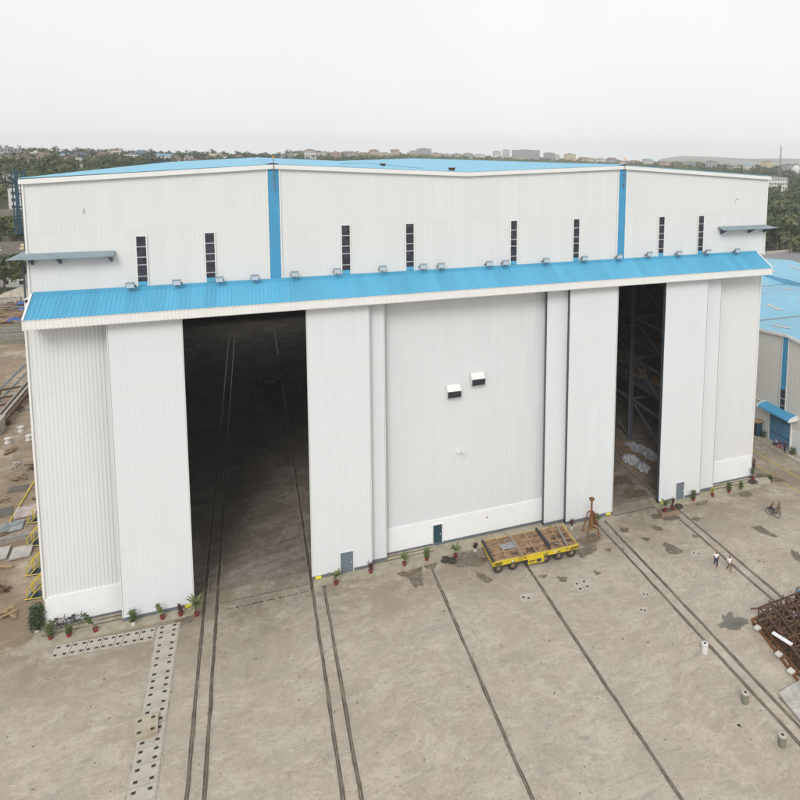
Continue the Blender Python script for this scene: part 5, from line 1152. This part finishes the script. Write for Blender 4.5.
for x_,y_,w_ in SC:
    f=MB()
    for k_ in range(rr.randint(4,8)): f.obox((rr.uniform(-.6,.6),rr.uniform(-.5,.5),.06+.07*k_),(rr.uniform(.5,2.0),rr.uniform(.08,.35),rr.uniform(.05,.12)),rr.uniform(-1.2,1.2),rr.uniform(-.06,.06))
    tag(f.build('scrap_pile',M[rr.choice(['wood','woodgrey','rustdark','platewhite','rustpale'])],None,loc=(x_,y_,0)),'small pile of scrap boards and offcuts '+w_,'scrap pile','scrap piles in the mud yard')
e=empty('yellow_pipe','long thin yellow pipe lying in the left mud yard','pipe',(-8.5,20,0)); f=MB(); f.tube([(0,0,.1),(-.1,12.5,.12)],.09,8); f.build('pipe',M['yellow'],e); f=MB(); [f.lathe([(.13,-.1),(.13,.1)],(-.03,y_,.1),8,'Y') for y_ in (.1,4.2,8.3,12.3)]; f.build('flange',M['rustpale'],e)
for i,(x,dx_) in enumerate(((-18.6,.0),(-17.9,.1),(-17.2,.2))):
    f=MB(); f.bar((0,0,.9),(dx_-.4,19,.9),.35,.5); [f.box(-.5,.5,y_,y_+.4,0,.65) for y_ in (1,7,13,18)]
    tag(f.build('steel_girder',M[('woodgrey','rooftin','rustdark')[i]],None,loc=(x,50.5,0)),('long grey girder, left of three side by side','long pale girder, middle of three side by side','long rusty girder, right of three side by side')[i],'girder','girders laid side by side')
f=MB(); f.box(-1.2,1.0,-1.6,1.6,0,2.0); f.box(-1.3,1.1,-1.7,1.7,2.0,2.12); tag(f.build('concrete_block',M['cslab'],None,loc=(-17.9,48.6,0)),'pale concrete block at the near end of the girders','block')
for i,y_ in enumerate((58,62,66.5)):
    f=MB(); f.bar((-2.4,0,.7),(1.6,1.2,.8),.25,.3); f.box(-2.3,-2.0,-.1,.2,0,.6); tag(f.build('cross_bearer',M['rustdark'],None,loc=(-20,y_,0)),('dark cross bearer by the girders, nearest the block','dark cross bearer by the girders, middle one','dark cross bearer by the girders, farthest one')[i],'bearer','cross bearers')
for i,x in enumerate((-21.3,-22.9)):
    e=empty('crane_rail',('crane rail in the left mud yard, nearer the girders','crane rail in the left mud yard, farther from the girders')[i],'rail',(x,45,0),0,'crane rails in the mud'); MB().box(-.08,.08,0,50,.06,.2).build('rail_head',M['plateblue'],e); MB().box(-.3,.3,0,50,.005,.06).build('base',M['woodgrey'],e)
for i in range(5):
    y_=100+i*3.1; f=MB(); f.box(-9,5,-.25,.25,0,1.1+.25*(i%2)); f.box(-9,5,.25,1.2,0,.5)
    tag(f.build('sleeper_wall',M['woodgrey' if i%2 else 'cmoss'],None,loc=(-30,y_,0)),'%s low grey sleeper wall back from the mud yard' % ORD[i],'low wall','rows of low sleeper walls')
random.seed(21)
NP=['nearest','second nearest','middle','fourth','fifth','sixth','seventh','eighth','ninth','tenth','eleventh','twelfth','thirteenth','farthest']
for i in range(14):
    y_=116+i*1.75; x_=-33-(y_-110)*.12+random.uniform(-4,3); f=MB()
    for k_ in range(7): a=random.uniform(-.5,.5); f.obox((random.uniform(-1,1),random.uniform(-.8,.8),.25+.14*k_),(random.uniform(2,4.5),.3,.16),a,random.uniform(-.1,.1))
    tag(f.build('timber_pile',M[('wood','rustpale','woodgrey','rustorange')[i%4]],None,loc=(x_,y_,0)),'heap of loose boards beyond the sleeper walls, %s of the heaps' % NP[i],'timber pile','heaps of boards behind the sleeper walls')
for i,(x_,y_) in enumerate(((-31.6,131),(-35.6,128.5),(-32.5,127),(-34.8,117),(-37.5,134))):
    f=MB(); n=7
    for a in range(n):
        for b_ in range(n): f.v.append((a*.4,b_*.35,1.3+.6*random.random()-(abs(a-3)+abs(b_-3))*.12))
    f.f=[(a*n+b_,(a+1)*n+b_,(a+1)*n+b_+1,a*n+b_+1) for a in range(n-1) for b_ in range(n-1)]
    tag(f.build('blue_tarpaulin',M['bluetarp'],None,loc=(x_,y_,0)),('largest blue tarpaulin on the heaps, close to the hangar edge','blue tarpaulin on the heaps, left of the largest','blue tarpaulin on the heaps, nearer the camera than the largest','low blue tarpaulin just behind the sleeper walls','blue tarpaulin by the dirt road')[i],'tarpaulin','blue tarpaulins on the heaps')
for i,(x_,y_) in enumerate(((-12.7,44.5),(-15.1,44.4),(-14.6,48.3))):
    e=empty('cable_drum',('small white drum left in the mud, nearest the hangar','small white drum left in the mud, at the left edge','small white drum left in the mud, nearest the girders')[i],'drum',(x_,y_,0),0,'white drums in the mud yard'); MB().lathe([(.4,0),(.4,.12),(.25,.14),(.25,.6),(.4,.62),(.4,.74)],n=14).build('drum',M['cwhite'],e)
e=empty('oil_barrel','dark barrel standing by the left wall of the hangar','barrel',(-11.6,45.5,0)); MB().lathe([(.3,0),(.32,.3),(.3,.6),(.32,.62),(.3,.9),(.28,.92)],n=14).build('barrel',M['cmoss'],e)

# ------------------------------------------------------------------ trees
def tree_mesh(seed, h, cr, n, ls):
    r=random.Random(seed); t=MB(); c=MB(); tk=h*.45
    t.tube([(0,0,-.5),(.1,0,tk*.6),(.2,.1,tk)],[.32,.24,.18],7); cl=[]
    for i in range(9):
        a=i*2.4+r.random(); L_=cr*r.uniform(.35,.85); z=tk+ (h-tk)*r.uniform(.05,.75); p=(cos(a)*L_,sin(a)*L_,z); t.tube([(.15,.05,tk*.8),(p[0]*.5,p[1]*.5,(tk*.9+z)/2),p],[.13,.08,.04],5); cl.append((Vector(p),cr*r.uniform(.3,.5)))
    cl.append((Vector((0,0,h*.82)),cr*.5)); cl.append((Vector((0,0,h*.6)),cr*.5))
    for i in range(n):
        p,R=cl[r.randrange(len(cl))]; d=Vector((r.gauss(0,1),r.gauss(0,1),r.gauss(0,1)*.75)).normalized(); q=p+d*R*(r.random()**.35); s=ls*r.uniform(.6,1.4)
        u=Vector((r.gauss(0,1),r.gauss(0,1),r.gauss(0,.5))).normalized(); w=d.cross(u); 
        if w.length<.1: continue
        w.normalize(); c.quad(q-u*s,q-w*s*.6,q+u*s,q+w*s*.6)
    return t,c
def palm_mesh(seed, h, nf=20, L0=3.6, leaflets=9):
    r=random.Random(seed); t=MB(); c=MB(); lx=r.uniform(-1.2,1.2); t.tube([(0,0,-.5),(lx*.3,0,h*.5),(lx,0,h)],[.22,.16,.13],7)
    for i in range(nf):
        a=i*2.399+r.random()*.3; el=r.uniform(-.25,1.15); L_=L0*r.uniform(.8,1.1); pts=[]
        for k_ in range(7):
            s=k_/6; pts.append(Vector((lx+cos(a)*L_*s*cos(el*.6), sin(a)*L_*s*cos(el*.6), h+L_*s*sin(el)*.9-L_*.55*s*s*(1.1))))
        sd=Vector((-sin(a),cos(a),0))
        for k_ in range(6):
            p,q=pts[k_],pts[k_+1]; m_=max(1,leaflets//6)
            for j in range(m_*2):
                s=(j+.5)/(m_*2); b_=p.lerp(q,s); ln=.85*sin(pi*min(.95,(k_+s)/6*.85+.13)); fw=(q-p).normalized()*.22
                for sg in (-1,1): tip=b_+sd*sg*ln+fw*1.6+Vector((0,0,-ln*.45)); c.add([b_-fw*.5,b_+fw*.5,tip],[(0,1,2)])
    return t,c
PROTO=[]
def mkproto(kind, seed, **k):
    t,c = tree_mesh(seed,**k) if kind!='palm' else palm_mesh(seed,**k)
    def mesh(mb,name,m):
        me=bpy.data.meshes.new(name); me.from_pydata(mb.v,[],mb.f); me.materials.append(m); return me
    return (kind, mesh(t,'trunk',M['bark']), mesh(c,'crown',M['palmf'] if kind=='palm' else M['leafa' if seed%2 else 'leafb']))
BRO=[mkproto('broad',s,h=hh,cr=cc,n=1500,ls=.5) for s,hh,cc in ((1,11,4.6),(2,9,4.2),(3,12.5,5.2),(4,8,4.8))]
PAL=[mkproto('palm',s,h=hh) for s,hh in ((11,10.5),(12,12.5),(13,9),(14,11.5))]
def clear(x, y, rad=3.5):
    return all(hypot(x-a,y-b)>c+rad for a,b,c in HOUSES)
def put(proto, x, y, s, label, group, r):
    e=empty('palm_tree' if proto[0]=='palm' else 'broadleaf_tree',label,'palm tree' if proto[0]=='palm' else 'tree',(x,y,th(x,y)),r.random()*6.28,group,s)
    for nm,me in (('trunk',proto[1]),('crown',proto[2])):
        o=bpy.data.objects.new(nm,me); C.objects.link(o); o.parent=e
def scatter(n, arange, drange, ppalm, where, seed, pw=.8, mind=4.5):
    r=random.Random(seed); pl=[]; tries=0
    while len(pl)<n and tries<n*60:
        tries+=1; a=r.uniform(*arange); D=drange[0]+(drange[1]-drange[0])*(r.random()**pw); dy=D/math.sqrt(1+a*a); x=17+a*dy; y=dy-66
        if not clear(x,y) or any(hypot(x-p,y-q)<mind for p,q in pl): continue
        pl.append((x,y)); pa=r.random()<ppalm
        put(r.choice(PAL if pa else BRO),x,y,r.uniform(.8,1.2),('coconut palm rising from the wood ' if pa else 'round leafy tree in the wood ')+where,('palms ' if pa else 'leafy trees ')+where,r)
scatter(88,(-.37,-.243),(243,500),.3,'on the slope left of the hangar',1)
scatter(72,(-.243,.0),(455,640),.3,'on the hill showing over the left roof',2)
scatter(122,(.865,1.2),(222,500),.6,'beyond the right hangar corner',4,.75,4.0)
# trees between the white house and the open hut, right at the yard edge
rr=random.Random(5)
for i,(x_,y_,s_) in enumerate(((-44,150.5,1.1),(-50,153,1.0),(-47.5,146.5,.75),(-56,158,1.2),(-40.2,160,.9))):
    put(BRO[i%4],x_,y_,s_,('dark leafy tree right behind the open hut','leafy tree left of the white house front','small bushy tree at the dirt road bend','large leafy tree at the left picture edge','slim leafy tree between the white house and the hangar')[i],None,rr)
# far wood that reads as one mass
def wood(n, arange, drange, seed, m):
    r=random.Random(seed); mb=MB()
    V_=mb.v; F_=mb.f
    for i in range(n):
        a=r.uniform(*arange); D=drange[0]+(drange[1]-drange[0])*r.random(); dy=D/math.sqrt(1+a*a); x=17+a*dy; y=dy-66
        if not clear(x,y,2): continue
        z=th(x,y); h=r.uniform(8,14); cr=r.uniform(3.5,6)*(1+D/4000); pl=r.random()<.3; k_=34
        sz=.9+D/900
        for j in range(k_):
            if pl:
                b_=r.random()*6.28; L_=cr*.75*r.uniform(.6,1); p=Vector((x,y,z+h)); q=p+Vector((cos(b_)*L_,sin(b_)*L_,r.uniform(-1.8,1.6))); sd=Vector((-sin(b_),cos(b_),0))*.35*sz; o=len(V_); V_.extend([tuple(p-sd*.3),tuple(q-sd),tuple(q+sd),tuple(p+sd*.3)]); F_.append((o,o+1,o+2,o+3))
            else:
                d=Vector((r.gauss(0,1),r.gauss(0,1),r.gauss(0,1))).normalized(); q=Vector((x,y,z+h*.62))+Vector((d.x*cr,d.y*cr,d.z*h*.36))*r.random()**.4; s=sz*r.uniform(.5,1.1); u=Vector((r.gauss(0,1),r.gauss(0,1),r.gauss(0,1))).normalized(); w=d.cross(u); o=len(V_); V_.extend([tuple(q-u*s),tuple(q-w*s),tuple(q+u*s),tuple(q+w*s)]); F_.append((o,o+1,o+2,o+3))
        o=len(V_); t=.25+D*.0002; V_.extend([(x-t,y,z-.5),(x+t,y,z-.5),(x+t,y,z+h),(x-t,y,z+h)]); F_.append((o,o+1,o+2,o+3))
    o=mb.build('far_wood',m); o['kind']='stuff'; return o
tag(wood(1900,(-.5,.25),(400,1150),31,M['leafa']),'hazy mass of trees on the left hill and skyline','wood')
tag(wood(2600,(.05,.75),(1000,1750),32,M['leafb']),'hazy mass of trees along the middle skyline','wood')
tag(wood(3600,(.6,1.5),(300,1500),33,M['leafa']),'hazy mass of palms and trees along the right skyline','wood')

# haze
b=MB().box(-3000,3600,-400,3500,-68,68)
me=bpy.data.meshes.new('haze'); me.from_pydata(b.v,[],b.f); hz=bpy.data.objects.new('haze',me); C.objects.link(hz); hz['kind']='stuff'
hm_=bpy.data.materials.new('haze_air'); hm_.use_nodes=True; nt=hm_.node_tree; nt.nodes.clear(); o=nt.nodes.new('ShaderNodeOutputMaterial'); v=nt.nodes.new('ShaderNodeVolumePrincipled'); v.inputs['Density'].default_value=.00019; v.inputs['Color'].default_value=(1,1,1,1); v.inputs['Anisotropy'].default_value=0.
nt.links.new(v.outputs[0],o.inputs['Volume']); me.materials.append(hm_)

# ------------------------------------------------------------------ light, sky, camera
SUN_EL, SUN_AZ = 40, 203      # high, soft, from behind the camera's left shoulder
w=bpy.data.worlds.new('World'); sc.world=w; w.use_nodes=True; N=w.node_tree.nodes; L=w.node_tree.links; bg=N['Background']
sky=N.new('ShaderNodeTexSky'); sky.sky_type='NISHITA'; sky.sun_disc=False; sky.sun_elevation=radians(SUN_EL); sky.sun_rotation=radians(SUN_AZ); sky.air_density=1.; sky.dust_density=4.
tcs=N.new('ShaderNodeTexCoord'); sx_=N.new('ShaderNodeSeparateXYZ'); L.new(tcs.outputs['Generated'],sx_.inputs[0]); ab=N.new('ShaderNodeMath'); ab.operation='ABSOLUTE'; L.new(sx_.outputs['Z'],ab.inputs[0]); cx_=N.new('ShaderNodeCombineXYZ'); L.new(sx_.outputs['X'],cx_.inputs['X']); L.new(sx_.outputs['Y'],cx_.inputs['Y']); L.new(ab.outputs[0],cx_.inputs['Z']); L.new(cx_.outputs[0],sky.inputs['Vector'])
hs=N.new('ShaderNodeHueSaturation'); hs.inputs['Saturation'].default_value=.12; L.new(sky.outputs['Color'],hs.inputs['Color'])
mx=N.new('ShaderNodeMix'); mx.data_type='RGBA'; mx.inputs['Factor'].default_value=.86; L.new(hs.outputs['Color'],mx.inputs['A'])
# even cloud cover with a faint mottling
tc=N.new('ShaderNodeTexCoord'); nz=N.new('ShaderNodeTexNoise'); nz.inputs['Scale'].default_value=2.2; nz.inputs['Detail'].default_value=4; L.new(tc.outputs['Generated'],nz.inputs['Vector'])
cr_=N.new('ShaderNodeValToRGB'); cr_.color_ramp.elements[0].position=.3; cr_.color_ramp.elements[1].position=.75; cr_.color_ramp.elements[0].color=(8.9,9.02,9.2,1); cr_.color_ramp.elements[1].color=(9.9,9.95,10.0,1)
L.new(nz.outputs['Fac'],cr_.inputs['Fac']); L.new(cr_.outputs['Color'],mx.inputs['B'])
L.new(mx.outputs['Result'],bg.inputs['Color']); bg.inputs['Strength'].default_value=.1
sl=bpy.data.lights.new('sun','SUN'); sl.energy=1.6; sl.angle=radians(24); sl.color=(1,.965,.91); so=bpy.data.objects.new('sun',sl); C.objects.link(so)
az=radians(SUN_AZ); d=Vector((sin(az)*cos(radians(SUN_EL)),cos(az)*cos(radians(SUN_EL)),sin(radians(SUN_EL))))
so.rotation_euler=d.to_track_quat('Z','Y').to_euler(); so.location=(0,-50,80)
cam=bpy.data.cameras.new('camera'); co=bpy.data.objects.new('camera',cam); C.objects.link(co); sc.camera=co
cam.sensor_width=36; cam.lens=36*FPX/800; cam.shift_x=(400-CX)/800; cam.shift_y=(CY-400)/800; cam.clip_start=.5; cam.clip_end=30000
Rm=Matrix((CR,-CD,-CF)).transposed(); co.matrix_world=Matrix.Translation(CP)@Rm.to_4x4()
vs=sc.view_settings; vs.view_transform='Standard'; vs.look='None'; vs.exposure=.12; vs.gamma=1.; vs.use_curve_mapping=False
sc.cycles.volume_bounces=2; sc.cycles.max_bounces=6; sc.cycles.diffuse_bounces=3; sc.cycles.glossy_bounces=2; sc.cycles.use_denoising=True
